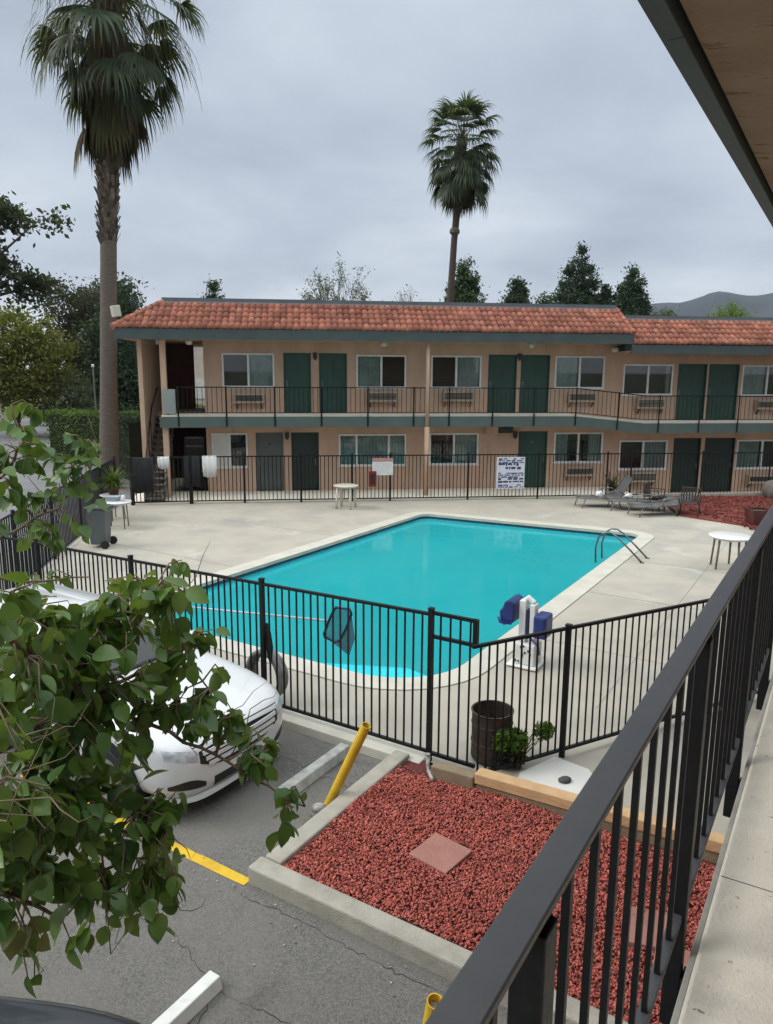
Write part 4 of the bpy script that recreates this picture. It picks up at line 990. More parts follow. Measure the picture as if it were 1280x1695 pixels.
# bollards and stops
def bollard(label, base, top, r=.047):
    R = empty('bollard', base, label, 'bollard', 'yellow steel pipe posts'); a, c = Vector(base), Vector(top); t = (c-a).normalized()
    m = MB(); m.tube([a - t*.05, c], r, 18, cap=False); m.tube([c, c - t*.5], r*.86, 18, cap=False)
    k = 18; x = t.cross(Vector((0, 1, 0))).normalized(); y = t.cross(x)
    ring_ = lambda rr: [tuple(c + (x*math.cos(2*PI*j/k) + y*math.sin(2*PI*j/k))*rr) for j in range(k)]
    m.add(ring_(r) + ring_(r*.86), [(j, (j+1) % k, k+(j+1) % k, k+j) for j in range(k)])
    m.build('pipe', YELLOW, R, smooth=False)
    m = MB(); cc = c - t*.06; m.add([tuple(cc + (x*math.cos(2*PI*j/k) + y*math.sin(2*PI*j/k))*r*.85) for j in range(k)], [tuple(range(k))]); m.build('core', CONC_C if base[0] > 0 else RUST, R)
bollard('leaning yellow pipe bollard beside the left curb of the gravel bed', (-.57, 6.80, -.1), (-.18, 6.62, .86))
bollard('yellow pipe bollard filled with concrete, cut off by the bottom of the frame', (.20, 3.72, -.1), (.285, 3.52, .79))
rock('stone', 'pale stone lying at the foot of the leaning yellow bollard', (-.66, 6.72, -.07), .05, (1.3, 1, .8), PIPEG, 9)
m = MB(); m.prism([(-4.64, -.1), (-4.46, -.1), (-4.49, .01), (-4.61, .01)], 5.3, 6.42, lambda a, z, d: ND(a, d, z)); tag(m.build('wheel_stop', OLDWHITE, bevel=.012), 'chipped white concrete wheel stop in front of the white car', 'wheel stop')
m = MB(); m.prism([(-3.50, -.1), (-3.36, -.1), (-3.385, .0), (-3.485, .0)], 1.6, 3.24, lambda a, z, d: ND(a, d, z)); tag(m.build('wheel_stop', WHITEP, bevel=.008), 'clean white wheel stop at the corner of the dark vehicle', 'wheel stop')
m = MB(); q = random.Random(3); top = []; bot = []
for i in range(25):
    x = -7.2 + 3.22*i/24; top.append((x, 4.215 + q.uniform(-.006, .006))); bot.append((x, 4.115 + q.uniform(-.006, .006)))
m.add([ND(*p, -.0955) for p in top + bot], [(i, 25+i, 26+i, i+1) for i in range(24)]); o = m.build('stall_line', YELLOW); struct(o)
# litter scraps and grit on the asphalt by the curb
q = random.Random(17); m = MB()
for i in range(110):
    n_ = q.uniform(-5.2, -1.6); d_ = 4.1 - abs(q.gauss(0, .25)) if i % 3 else q.uniform(1.5, 4.0); s_ = q.uniform(.003, .009)
    x, y, z = ND(n_, d_, -.097); m.box(x-s_, x+s_*q.uniform(.3, 1), y-s_*q.uniform(.3, 1), y+s_, z, z+s_*.7)
o = m.build('grit', M('grit', (.32, .31, .28), (.2, .19, .17), 30, .9, island=.5)); o['kind'] = 'stuff'
m = MB(); q = random.Random(23)
for i in range(160):
    n_ = -3.95 - abs(q.gauss(0, .10)); d_ = q.uniform(4.7, 6.4); s_ = q.uniform(.008, .02); a = q.uniform(0, 6); x, y, z = ND(n_, d_, -.095 + q.uniform(0, .02))
    m.quad((x, y, z), (x+s_*math.cos(a), y+s_*math.sin(a), z+.004), (x+s_*1.6*math.cos(a+.5), y+s_*1.6*math.sin(a+.5), z+.002), (x+s_*math.cos(a+1.2), y+s_*math.sin(a+1.2), z))
o = m.build('leaf_litter', DRYLEAF); o['kind'] = 'stuff'

# hairline cracks and oil drips in the asphalt
def crack(pts, seed, w_=.0032):
    q = random.Random(seed); P = []
    for a, c in zip(pts, pts[1:]):
        L_ = math.dist(a, c); k = max(2, int(L_/.05))
        for i in range(k):
            t = i/k; P.append((a[0]+(c[0]-a[0])*t + q.gauss(0, .012), a[1]+(c[1]-a[1])*t + q.gauss(0, .012)))
    m = MB(); W_ = [w_*q.uniform(.3, 1.3) for _ in P]
    for i in range(len(P)-1):
        dx_, dy_ = P[i+1][0]-P[i][0], P[i+1][1]-P[i][1]; l = math.hypot(dx_, dy_) or 1; nx_, ny_ = -dy_/l, dx_/l
        m.quad(*[ND(p[0]+s_*nx_*ww, p[1]+s_*ny_*ww, -.0962) for p, s_, ww in ((P[i], -1, W_[i]), (P[i+1], -1, W_[i+1]), (P[i+1], 1, W_[i+1]), (P[i], 1, W_[i]))])
    return m
cm = MB()
for i, pts in enumerate(([(-4.9, 5.75), (-4.3, 5.9), (-3.92, 5.75)], [(-3.95, 4.02), (-3.3, 4.05), (-2.4, 4.02), (-1.8, 4.06)], [(-4.9, 3.3), (-4.1, 3.45), (-3.4, 3.2), (-2.6, 3.3), (-2.0, 3.0)], [(-3.4, 3.2), (-3.2, 2.6), (-2.7, 2.2)], [(-5.5, 3.6), (-5.2, 2.9), (-5.3, 2.2), (-4.9, 1.6)], [(-4.95, 6.4), (-4.3, 6.3), (-3.95, 6.42)])):
    c_ = crack(pts, i); cm.add(c_.v, c_.f)
o = cm.build('asphalt_cracks', M('crack_fill', (.06, .058, .054), rough=1), recalc=False); struct(o)

# ================================================================== near wing: balcony, rail and eave
nw = empty('motel_balcony', ND(.6, 5, 2.7), 'near balcony walkway with black railing and roof eave on the right', 'balcony')
m = MB(); m.box(-.205, 1.6, -1.6, 14, 2.36, 2.7, ND); m.build('balcony_slab', CONC_B, nw, bevel=.01)
m = MB(); m.box(-.222, -.206, -1.6, 14, 2.40, 2.685, ND); m.build('slab_edging', M('edge_metal', (.34, .33, .30), (.25, .24, .22), 8, .6), nw, bevel=.003)
m = MB(); m.quad(ND(-.2, 2.245, 2.7008), ND(1.6, 2.30, 2.7008), ND(1.6, 2.304, 2.7008), ND(-.2, 2.248, 2.7008)); m.build('slab_joint', DARKTRIM, nw, recalc=False)
m = MB(); m.box(1.6, 1.8, -1.6, 14, -.2, 5.2, ND); m.build('wall', STUCCO, nw)
for d in (-1.2, 4.4, 9.4, 13.6):
    m = MB(); m.box(-.15, .02, d-.08, d+.08, -.1, 2.36, ND); m.build('column', STUCCO, nw, bevel=.01)
m = MB(); m.box(-.283, -.236, -.4, 13.8, 3.588, 3.600, ND); m.box(-.272, -.246, -.4, 13.8, 3.560, 3.5875, ND)
rl = m.build('railing', RAILTOP, nw, bevel=.0025)
m = MB(); m.box(-.274, -.246, -.4, 13.8, 2.788, 2.804, ND); m.build('bottom_rail', RAILTOP, rl, bevel=.002)
i = -7; first = True
while .754 + .126*i < 9.0:
    d = .754 + .126*i; m = MB()
    if i % 9 == 0:
        m.box(-.282, -.238, d-.022, d+.022, 2.46, 3.559, ND); m.build('post', BLACK, rl, bevel=.003)
        m = MB(); m.box(-.237, -.223, d-.03, d+.03, 2.47, 2.62, ND); m.build('bracket', BLACK, rl, bevel=.002)
    else:
        m.box(-.266, -.254, d-.006, d+.006, 2.805, 3.559, ND); m.build('baluster', BLACK, rl)
    i += 1
m = MB()
while .754 + .126*i < 13.7:
    d = .754 + .126*i; m.box(-.266, -.254, d-.006, d+.006, 2.805, 3.559, ND); i += 1
o = m.build('baluster_run', BLACK, rl); o['kind'] = 'stuff'
m = MB(); m.box(-.545, -.502, -1.6, 2.32, 5.10, 5.30, ND); m.box(-.545, -.502, 2.323, 14, 5.10, 5.30, ND); m.build('fascia', FASCIA, nw, bevel=.003)
m = MB(); m.box(-.572, -.546, -1.6, 14, 5.118, 5.33, ND); m.build('drip_edge', M('drip_metal', (.022, .024, .03), (.03, .032, .038), 6, .5), nw, bevel=.002)
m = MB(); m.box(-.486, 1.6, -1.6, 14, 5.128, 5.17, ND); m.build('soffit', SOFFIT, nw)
m = MB(); m.box(-.50, 1.8, -1.6, 14, 5.31, 5.42, ND); m.build('roof', CAP, nw)

# ================================================================== vehicles
def make_car(label):
    n0_, d0_, zg = -4.94, 5.16, -.10
    T = lambda x, y, z: ND(n0_ + x, d0_ + y, zg + z)
    r = empty('parked_car', T(0, 0, 0), label, 'car')
    ST = [(0.02, .50, .34, .60, .42, .70), (-.05, .70, .24, .70, .60, .79), (-.16, .82, .21, .77, .70, .845), (-.34, .89, .20, .83, .76, .90), (-.7, .925, .20, .90, .79, .965), (-1.2, .93, .20, .95, .80, 1.02), (-1.6, .93, .20, .99, .80, 1.06), (-2.5, .93, .20, 1.01, .82, 1.06), (-3.5, .93, .20, 1.02, .82, 1.06), (-4.25, .89, .22, 1.02, .78, 1.05), (-4.52, .80, .30, .98, .66, 1.02), (-4.58, .60, .40, .85, .45, .92)]
    vs = []; fs = []; K = None
    for x, w_, zb, sh, wt, zt in ST:
        half = [(0, zb), (w_*.72, zb), (w_*.95, zb+.06), (w_, zb+.26), (w_, (sh+zb+.26)/2), (w_*.995, sh-.05), (w_-.03, sh), (wt, zt-.02), (wt*.5, zt), (0, zt+.008)]
        prof_ = half + [(-y, z) for y, z in half[-2:0:-1]]; K = len(prof_)
        vs += [T(x, y, z) for y, z in prof_]
    S = len(ST)
    for i in range(S-1):
        for j in range(K): fs.append((i*K+j, i*K+(j+1) % K, (i+1)*K+(j+1) % K, (i+1)*K+j))
    H2 = K//2
    for base in (0, (S-1)*K):
        for j in range(1, H2):
            a, c = base+j, base+j+1; e, f = base + (K-j-1) % K, base + (K-j) % K
            if j == 1: fs.append((base, base+1, base+K-1))
            if c == e: fs.append((a, c, f))
            else: fs.append((a, c, e, f))
    m = MB(); m.add(vs, fs); body = m.build('body', CARW, r, smooth=True, subsurf=2)
    # cabin
    bs = [(-1.42, .62), (-1.75, .80), (-3.9, .80), (-4.42, .62)]; tp = [(-2.12, .50), (-2.3, .60), (-3.75, .60), (-4.0, .50)]
    lo = bs + [(x, -y) for x, y in reversed(bs)]; hi = tp + [(x, -y) for x, y in reversed(tp)]; k = len(lo)
    m = MB(); m.add([T(x, y, 1.0) for x, y in lo] + [T(x, y, 1.56) for x, y in hi], [(i, (i+1) % k, k+(i+1) % k, k+i) for i in range(k)]); m.v = [(a_, c_, z_ if z_ < 1.2 else z_-.09) for a_, c_, z_ in m.v]; m.build('cabin_glass', CARGLASS, r)
    m = MB(); m.prism([(-1.5, -.7), (-1.5, .7), (-4.3, .7), (-4.3, -.7)], .98, 1.08, T); m.build('interior', DARKTRIM, r)
    m = MB(); g = [(x*1.0 + (.02 if x > -3 else -.04), y*1.04) for x, y in hi]
    m.add([T(x, y, 1.455) for x, y in g] + [T(x*.985-.04, y*.90, 1.52) for x, y in hi] + [T(x*.96-.11, y*.4, 1.545) for x, y in hi], [(i, (i+1) % k, k+(i+1) % k, k+i) for i in range(k)] + [(k+i, k+(i+1) % k, 2*k+(i+1) % k, 2*k+i) for i in range(k)] + [tuple(range(2*k, 3*k))]); m.build('roof', CARW, r, smooth=True)
    for (bx, by), (tx, ty) in ((bs[0], tp[0]), (bs[1], tp[1]), ((-2.75, .805), (-2.9, .61)), (bs[2], tp[2]), (bs[3], tp[3])):
        for sy in (1, -1): m = MB(); m.bar(T(bx, by*sy*1.01, .99), T(tx, ty*sy*1.02, 1.47), .06, .05); m.build('pillar', CARW, r, bevel=.012)
    # front end: trim patches laid on the nose surface
    bpy.context.view_layer.update(); dg = bpy.context.evaluated_depsgraph_get(); ev = body.evaluated_get(dg); bme = ev.to_mesh()
    ox, oy, oz = T(0, 0, 0); from mathutils.bvhtree import BVHTree
    loc_ = [((v.co.x)*CA - (v.co.y)*SA, (v.co.x)*SA + (v.co.y)*CA, v.co.z) for v in bme.vertices]
    bvh = BVHTree.FromPolygons(loc_, [tuple(p.vertices) for p in bme.polygons]); ev.to_mesh_clear()
    def sx_(y, z):
        h = bvh.ray_cast(Vector((2, y, z)), Vector((-1, 0, 0)))[0]
        return h.x if h is not None else -.3
    def patch(name, cols, mat, parent=None, off=.006, nz=5):
        """cols: (y, z_bottom, z_top); a skin that follows the nose, lifted by off"""
        m = MB(); k = len(cols); g = [T(sx_(y, z0_ + (z1_-z0_)*j/nz) + off, y, z0_ + (z1_-z0_)*j/nz) for y, z0_, z1_ in cols for j in range(nz+1)]
        bk_ = [T(sx_(y, z0_ + (z1_-z0_)*j/nz) - .03, y, z0_ + (z1_-z0_)*j/nz) for y, z0_, z1_ in cols for j in range(nz+1)]; R = nz+1; B_ = len(g)
        fs = [(i*R+j, (i+1)*R+j, (i+1)*R+j+1, i*R+j+1) for i in range(k-1) for j in range(nz)]
        rim = [i*R for i in range(k)] + [(k-1)*R+j for j in range(1, R)] + [i*R+nz for i in range(k-2, -1, -1)] + [j for j in range(nz-1, 0, -1)]
        fs += [(rim[i], rim[(i+1) % len(rim)], B_+rim[(i+1) % len(rim)], B_+rim[i]) for i in range(len(rim))]
        m.add(g + bk_, fs); return m.build(name, mat, parent or r)
    lin = lambda a, c, n_: [a + (c-a)*i/n_ for i in range(n_+1)]
    gr = patch('grille', [(y, .50 + .10*(abs(y)/.56)**3, .745 - .03*(abs(y)/.56)**2) for y in lin(-.56, .56, 16)], DARKTRIM)
    for z in (.565, .628, .69):
        hh = .53 - .06*((.70-z)/.13)
        patch('slat', [(y, z - .019, z + .019) for y in lin(-hh, hh, 14)], CARW, gr, .016, 1)
    patch('badge', [(y, .60 - .05*math.sqrt(max(0, 1-(y/.075)**2)), .60 + .05*math.sqrt(max(0, 1-(y/.075)**2)) + .001) for y in lin(-.075, .075, 8)], DARKTRIM, gr, .024, 2)
    LENS = bpy.data.materials.get('lamp_lens') or M('lamp_lens', (.52, .54, .56), (.30, .32, .34), 14, .12, coat=.8)
    for sy in (1, -1):
        patch('headlight', [(sy*(.58 + .25*t), .63 + .06*t, .735 + .05*t) for t in lin(0, 1, 6)], LENS)
        patch('fog_lamp_recess', [(sy*(.50 + .34*t), .345 + .035*t, .36 + .10*math.sin(PI*min(1, .1+t*.75)) ) for t in lin(0, 1, 8)], DARKTRIM)
        m = MB(); m.prism([(-1.75, 1.0), (-1.62, 1.0), (-1.60, 1.14), (-1.72, 1.15)], .90*sy, 1.08*sy, lambda x, z, y: T(x, y, z)); m.build('mirror', CARW, r, bevel=.03)
    patch('lower_intake', [(y, .30, .40) for y in lin(-.40, .40, 10)], DARKTRIM)
    m = MB(); ys = lin(-.86, .86, 20); z0_ = .215
    k = len(ys); pf = [(sx_(y, .27) if abs(y) < .84 else sx_(.84, .27) - .03*(abs(y)-.84)/.02) for y in ys]
    m.add([T(x + .035, y, z0_) for x, y in zip(pf, ys)] + [T(x + .03, y, z0_+.045) for x, y in zip(pf, ys)] + [T(x - .08, y*.97, z0_+.05) for x, y in zip(pf, ys)] + [T(x - .08, y*.97, z0_-.01) for x, y in zip(pf, ys)],
          [(a*k+i, a*k+i+1, ((a+1) % 4)*k+i+1, ((a+1) % 4)*k+i) for a in range(4) for i in range(k-1)])
    m.build('front_lip', CARW, r)
    patch('hood_gap', [(y, .775 - .02*(abs(y)/.6)**2, .782 - .02*(abs(y)/.6)**2) for y in lin(-.60, .60, 14)], DARKTRIM, None, .003, 1)
    for x in (-.92, -3.62):
        for sy in (1, -1):
            m = MB(); m.tube([T(x, sy*.70, .345), T(x, sy*.931, .345)], .415, 24); m.build('wheel_arch', DARKTRIM, r)
            m = MB(); m.tube([T(x, sy*.72, .345), T(x, sy*.90, .345), T(x, sy*.945, .345)], [.345, .345, .30], 28); wl = m.build('wheel', RUBBER, r, smooth=False)
            m = MB(); m.tube([T(x, sy*.80, .345), T(x, sy*.947, .345)], .225, 24); m.build('rim', CHROME, wl)
    return r
car1 = make_car('white car with black barred grille parked beside the pool fence, behind the leaves')
car2 = copy_tree(car1); car2['label'] = 'dark car whose hood corner shows at the lower left edge'
car2.location = (-.98, 2.60, -.1); car2.rotation_euler = (0, 0, math.radians(32))
def recolor(o):
    for s_ in o.material_slots:
        if s_.material == CARW: s_.link = 'OBJECT'; s_.material = CARB
    for ch in children(o): recolor(ch)
recolor(car2)

# ================================================================== vegetation
def tree_root(name, loc, label, cat='tree', group=None): return empty(name, loc, label, cat, group)
def crown_points(q, blobs, n_clump, per, spread):
    """clumps spread through the ellipsoids, leaves gathered round each clump"""
    vol = np.array([b[3]*b[4]*b[5] for b in blobs]); vol = vol/vol.sum(); pts = []; cents = []
    for b, vv in zip(blobs, vol):
        k = max(3, int(n_clump*vv))
        p = q.normal(size=(k, 3)); p /= np.linalg.norm(p, axis=1)[:, None]; p *= (.35 + .65*q.random(k)**.5)[:, None]
        c = p*np.array(b[3:6]) + np.array(b[:3]); cents.append(c)
    c = np.concatenate(cents)
    sz = spread*(.5 + q.random(len(c)))
    pts = c[:, None, :] + q.normal(size=(len(c), per, 3))*sz[:, None, None]*np.array([1, 1, .75])
    return pts.reshape(-1, 3), c
def broad_tree(name, label, loc, blobs, mat, leaf, n_clump, per, spread, trunk=(.25, .1), seed=1, cat='tree', limbs=14, group=None, trunkmat=None, droop=0, aspect=.55):
    q = np.random.default_rng(seed); r = tree_root(name, loc, label, cat, group)
    B = [(loc[0]+b[0], loc[1]+b[1], loc[2]+b[2], b[3], b[4], b[5]) for b in blobs]
    pts, c = crown_points(q, B, n_clump, per, spread)
    leaf_quads('crown', mat, r, pts, leaf, q, droop, aspect)
    if trunk:
        m = MB(); zt = float(np.mean(c[:, 2])); cx, cy = float(np.mean(c[:, 0])), float(np.mean(c[:, 1]))
        base = Vector(loc); fork = base.lerp(Vector((cx, cy, zt)), .62)
        m.tube([base, base.lerp(fork, .5) + Vector((.08, -.05, 0)), fork], [trunk[0], trunk[0]*.8, trunk[0]*.62], 9)
        for i in q.choice(len(c), min(limbs, len(c)), replace=False):
            e = Vector(c[i]); md = fork.lerp(e, .5) + Vector((0, 0, .12*(e-fork).length)); m.tube([fork.lerp(base, .12), md, e], [trunk[0]*.42, trunk[1]*.6, .02], 6)
        m.build('trunk', trunkmat or BARK, r, smooth=True)
    return r
def conifer(name, label, x, y, z0, zt, rad, mat, seed, dens=1.0, leaf=.16, power=.85, lean=0, group=None):
    q = np.random.default_rng(seed); r = tree_root(name, (x, y, z0), label, 'tree', group); H_ = zt-z0
    cs = []; m = MB(); m.tube([(x, y, z0), (x, y, z0+H_*.6), (x, y, zt-.1)], [rad*.09+.08, rad*.06+.05, .02], 7)
    levels = int(26*max(1, H_/8)); outs = []
    for i in range(levels):
        t = (i+q.random())/levels
        if t < .06: continue
        R = rad*((1-t)**power)*(.65+.55*q.random()) + .08; k = 5 if t < .9 else 3
        for j in range(k):
            a = q.random()*2*PI; z = z0 + H_*t; L_ = R*(.7+.5*q.random())
            e = np.array([x+math.cos(a)*L_, y+math.sin(a)*L_, z + L_*.12]); s_ = np.array([x, y, z])
            if i % 3 == 0: m.tube([tuple(s_), tuple(e)], [.035, .012], 4)
            nn = int((10+26*L_)*dens); u = q.random(nn)**.6
            p = s_[None]*(1-u[:, None]) + e[None]*u[:, None] + q.normal(size=(nn, 3))*np.array([.17, .17, .13])*(.5+.32*L_)
            cs.append(p)
    pts = np.concatenate(cs); leaf_quads('crown', mat, r, pts, leaf, q, .15, .42)
    m.build('trunk', BARK, r)
    return r
BT = 'trees standing behind the motel roof'
broad_tree('tree', 'dark eucalyptus with spreading limbs at the upper left edge', (-21.5, 38, -.3),
    [(-.4, 0, 12.2, 2.2, 1.6, 1.6), (1.8, .3, 11.8, 1.5, 1.2, 1.0), (3.6, 0, 11.5, 1.2, .9, .55), (4.9, 0, 11.6, .7, .5, .4), (.3, 0, 9.7, 2.4, 1.8, 1.4), (2.8, 0, 8.9, 1.7, 1.2, 1.0), (4.2, .2, 8.6, 1.0, .8, .7), (-1.5, .5, 10, 2, 1.5, 2.5)], LEAF_DARK, .28, 260, 55, .30, (.35, .12), 11, limbs=30)
broad_tree('tree', 'rounded olive gold tree at the left edge beyond the drive', (-23.8, 48, -.3), [(0, 0, 5.1, 3.9, 3.0, 3.2), (1.4, -.5, 4.2, 3.0, 2.2, 2.3), (-1, -1, 6.2, 2.6, 2.2, 1.9)], LEAF_YEL, .24, 330, 60, .36, (.22, .1), 12)
broad_tree('tree', 'purple brown thin tree between the gold tree and the dark evergreen', (-23.4, 56, -.3), [(0, 0, 9.0, 2.6, 2, 1.8), (.6, 0, 6.4, 2.6, 2, 2.2), (2.0, 0, 9.4, 1.2, 1, .9)], LEAF_BROWN, .22, 190, 40, .38, (.2, .1), 13, limbs=24)
broad_tree('tree', 'tall dark evergreen directly behind the big palm trunk', (-22.4, 60, -.3), [(0, 0, 6.0, 2.8, 2.5, 5.2), (1.2, 0, 9.0, 1.6, 1.5, 2.6), (-1.6, 0, 8.6, .9, 1, 2.0)], LEAF_CON, .28, 330, 60, .42, (.3, .1), 14)
broad_tree('tree', 'dark green tree filling the gap between palm trunk and motel corner', (-18.6, 52, -.3), [(0, 0, 5.0, 2.2, 2, 4.4), (.4, 0, 8.8, 1.1, 1, 2.4), (.9, -.3, 3.0, 2.0, 2, 2.8)], LEAF_CON, .28, 260, 60, .4, (.25, .1), 15)
broad_tree('bush', 'pale grey olive bush beyond the drive under the gold tree', (-20.3, 47.5, -.3), [(0, 0, 2.6, 1.5, 1.2, 1.7), (.9, 0, 1.6, 1.3, 1, 1.2)], LEAF_OLIVE, .16, 130, 50, .26, (.1, .05), 16, cat='bush')
broad_tree('bush', 'low dark bush at the far end of the drive', (-23.5, 57, -.3), [(0, 0, 1.0, 3.6, 1, 1.1)], LEAF_CON, .2, 120, 45, .3, None, 17, cat='bush')
broad_tree('bush', 'dark low bush to the right of the pale bush beyond the drive', (-17.4, 48, -.3), [(0, 0, 1.0, 2.4, 1, 1.2)], LEAF_CON, .2, 110, 45, .3, None, 18, cat='bush')
def hedge(label, p, q_, w_, h, seed, mat=LEAF_HEDGE, z0=-.3, dens=1500):
    q = np.random.default_rng(seed); p = np.array(p); q_ = np.array(q_); L_ = np.linalg.norm(q_-p); t = (q_-p)/L_; s_ = np.array([-t[1], t[0]])
    r = tree_root('hedge', (*((p+q_)/2), z0), label, 'hedge'); n = int(L_*dens)
    a = q.random(n)*L_; b_ = (q.random(n)-.5)*w_; z = q.random(n)*h
    face = q.integers(0, 4, n); b_ = np.where(face == 0, -w_/2, np.where(face == 1, w_/2, b_)); z = np.where(face >= 2, h - .1*q.random(n), z)
    b_ += q.normal(size=n)*.05; z += q.normal(size=n)*.05 + .06*np.sin(a*3.1); 
    c = np.stack([p[0]+t[0]*a+s_[0]*b_, p[1]+t[1]*a+s_[1]*b_, z0+z], 1)
    leaf_quads('foliage', mat, r, c, .10, q, 0, .6)
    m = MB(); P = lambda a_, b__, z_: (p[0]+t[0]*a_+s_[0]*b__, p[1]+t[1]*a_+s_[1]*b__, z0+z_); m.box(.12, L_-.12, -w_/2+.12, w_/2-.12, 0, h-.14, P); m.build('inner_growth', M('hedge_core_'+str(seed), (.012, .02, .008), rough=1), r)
hedge('clipped bright green hedge beside the drive left of the palm trunk', (-15.6, 35.4), (-11.3, 33.2), 1.5, 2.55, 21)
hedge('tall dark hedge between the palm trunk and the outside staircase', (-11.6, 31.5), (-9.6, 29.2), 1.2, 2.6, 22, LEAF_CON, dens=1800)
hedge('long low hedge behind the motel end wall', (-13.0, 41), (-8.5, 38.5), 1.6, 2.6, 23)
broad_tree('tree', 'dusty green tree far left across the drive', (-31, 34, -.3), [(0, 0, 5.2, 3.2, 3, 2.6), (1.2, 0, 6.4, 2.2, 2, 1.6), (-1.5, 0, 4.4, 2.2, 2, 1.6)], LEAF_CON2, .26, 200, 50, .36, (.25, .1), 71)
broad_tree('tree', 'round gold green tree far left near the road', (-36, 46, -.3), [(0, 0, 4.6, 3.6, 3, 3.0)], LEAF_YEL, .26, 220, 50, .36, (.22, .1), 72)
broad_tree('tree', 'dark spreading tree far left behind the gold ones', (-40, 60, -.3), [(0, 0, 6.5, 5, 4, 4.0), (3, 0, 5.5, 4, 3, 3.5)], LEAF_DARK, .32, 240, 50, .45, (.3, .1), 73)
# lamp post beyond the drive
lp = empty('lamp_post', (-17.9, 46, -.3), 'thin pale lamp post standing beyond the drive', 'lamp post')
m = MB(); m.tube([(-17.9, 46, -.3), (-17.9, 46, 4.3)], [.07, .05], 8); m.build('pole', METALG, lp); m = MB(); m.lathe((-17.9, 46, 4.3), [(.04, 0), (.09, .04), (.09, .16), (.03, .2)], 10); m.build('lamp_head', PLASTW, lp)
broad_tree('tree', 'small dark conifer peeking over the left end of the roof', (-13.5, 60, -1.2), [(-0.3, -0.28, 7.36, 1.21, 1.09, 0.57), (0.67, -0.55, 7.08, 0.58, 0.55, 0.55), (-0.91, -0.44, 7.07, 0.58, 0.55, 0.55), (-0.25, -0.29, 7.95, 1.09, 0.98, 0.57), (-0.75, -0.06, 7.95, 0.52, 0.49, 0.52), (-0.59, 0.3, 7.71, 0.52, 0.49, 0.52), (-0.08, -0.17, 8.55, 0.97, 0.87, 0.57), (0.61, 0.44, 8.64, 0.46, 0.43, 0.49), (-0.62, 0.16, 8.72, 0.46, 0.43, 0.49), (-0.19, -0.16, 9.15, 0.83, 0.75, 0.57), (-0.48, 0.28, 8.85, 0.4, 0.38, 0.46), (-0.44, 0.03, 9.13, 0.4, 0.38, 0.46), (0.11, -0.12, 9.75, 0.7, 0.63, 0.57), (0.53, -0.21, 9.63, 0.33, 0.31, 0.43), (-0.46, -0.16, 9.8, 0.33, 0.31, 0.43), (0.02, -0.01, 10.35, 0.55, 0.49, 0.57), (0.46, 0.26, 10.05, 0.26, 0.25, 0.4), (0.45, 0.03, 10.08, 0.26, 0.25, 0.4), (0.06, -0.05, 10.95, 0.38, 0.34, 0.57), (-0.22, 0.16, 10.85, 0.18, 0.17, 0.36), (-0.28, -0.08, 11.0, 0.18, 0.17, 0.36), (0.03, 0.04, 11.57, 0.16, 0.14, 0.57), (-0.11, 0.05, 11.55, 0.08, 0.07, 0.32), (-0.11, -0.06, 11.72, 0.08, 0.07, 0.32)], LEAF_CON, .24, 301, 46, .22, (.28, .08), 31, limbs=18, group=BT, aspect=.42)
broad_tree('tree', 'pale green conifer behind the leaning palm trunk', (5.2, 52, -1), [(-0.41, -0.24, 6.72, 1.93, 1.74, 0.69), (1.44, -0.37, 6.91, 0.92, 0.86, 0.59), (-1.03, 0.01, 6.5, 0.92, 0.86, 0.59), (0.01, 0.34, 7.46, 1.74, 1.56, 0.69), (1.09, -0.63, 7.29, 0.83, 0.79, 0.56), (-1.19, -0.02, 7.28, 0.83, 0.79, 0.56), (-0.22, -0.14, 8.21, 1.54, 1.38, 0.69), (-1.01, -0.18, 8.39, 0.73, 0.68, 0.52), (-1.16, -0.07, 8.19, 0.73, 0.68, 0.52), (0.28, 0.03, 8.95, 1.31, 1.19, 0.69), (-0.73, -0.18, 8.69, 0.64, 0.59, 0.49), (-0.9, 0.3, 9.0, 0.64, 0.59, 0.49), (0.04, -0.2, 9.7, 1.09, 0.98, 0.69), (-0.77, -0.21, 9.73, 0.53, 0.49, 0.45), (-0.8, 0.27, 9.75, 0.53, 0.49, 0.45), (0.08, 0.11, 10.45, 0.85, 0.76, 0.69), (-0.66, -0.03, 10.3, 0.41, 0.38, 0.42), (-0.67, -0.23, 10.52, 0.41, 0.38, 0.42), (0.01, -0.09, 11.2, 0.58, 0.53, 0.69), (-0.34, -0.2, 11.4, 0.28, 0.26, 0.37), (0.48, -0.0, 10.92, 0.28, 0.26, 0.37), (0.04, 0.01, 11.97, 0.22, 0.19, 0.69), (-0.12, -0.02, 11.81, 0.11, 0.1, 0.32), (-0.18, 0.07, 12.1, 0.11, 0.1, 0.32)], LEAF_CON2, .25, 729, 52, .22, (.28, .08), 32, limbs=18, group=BT, aspect=.42)
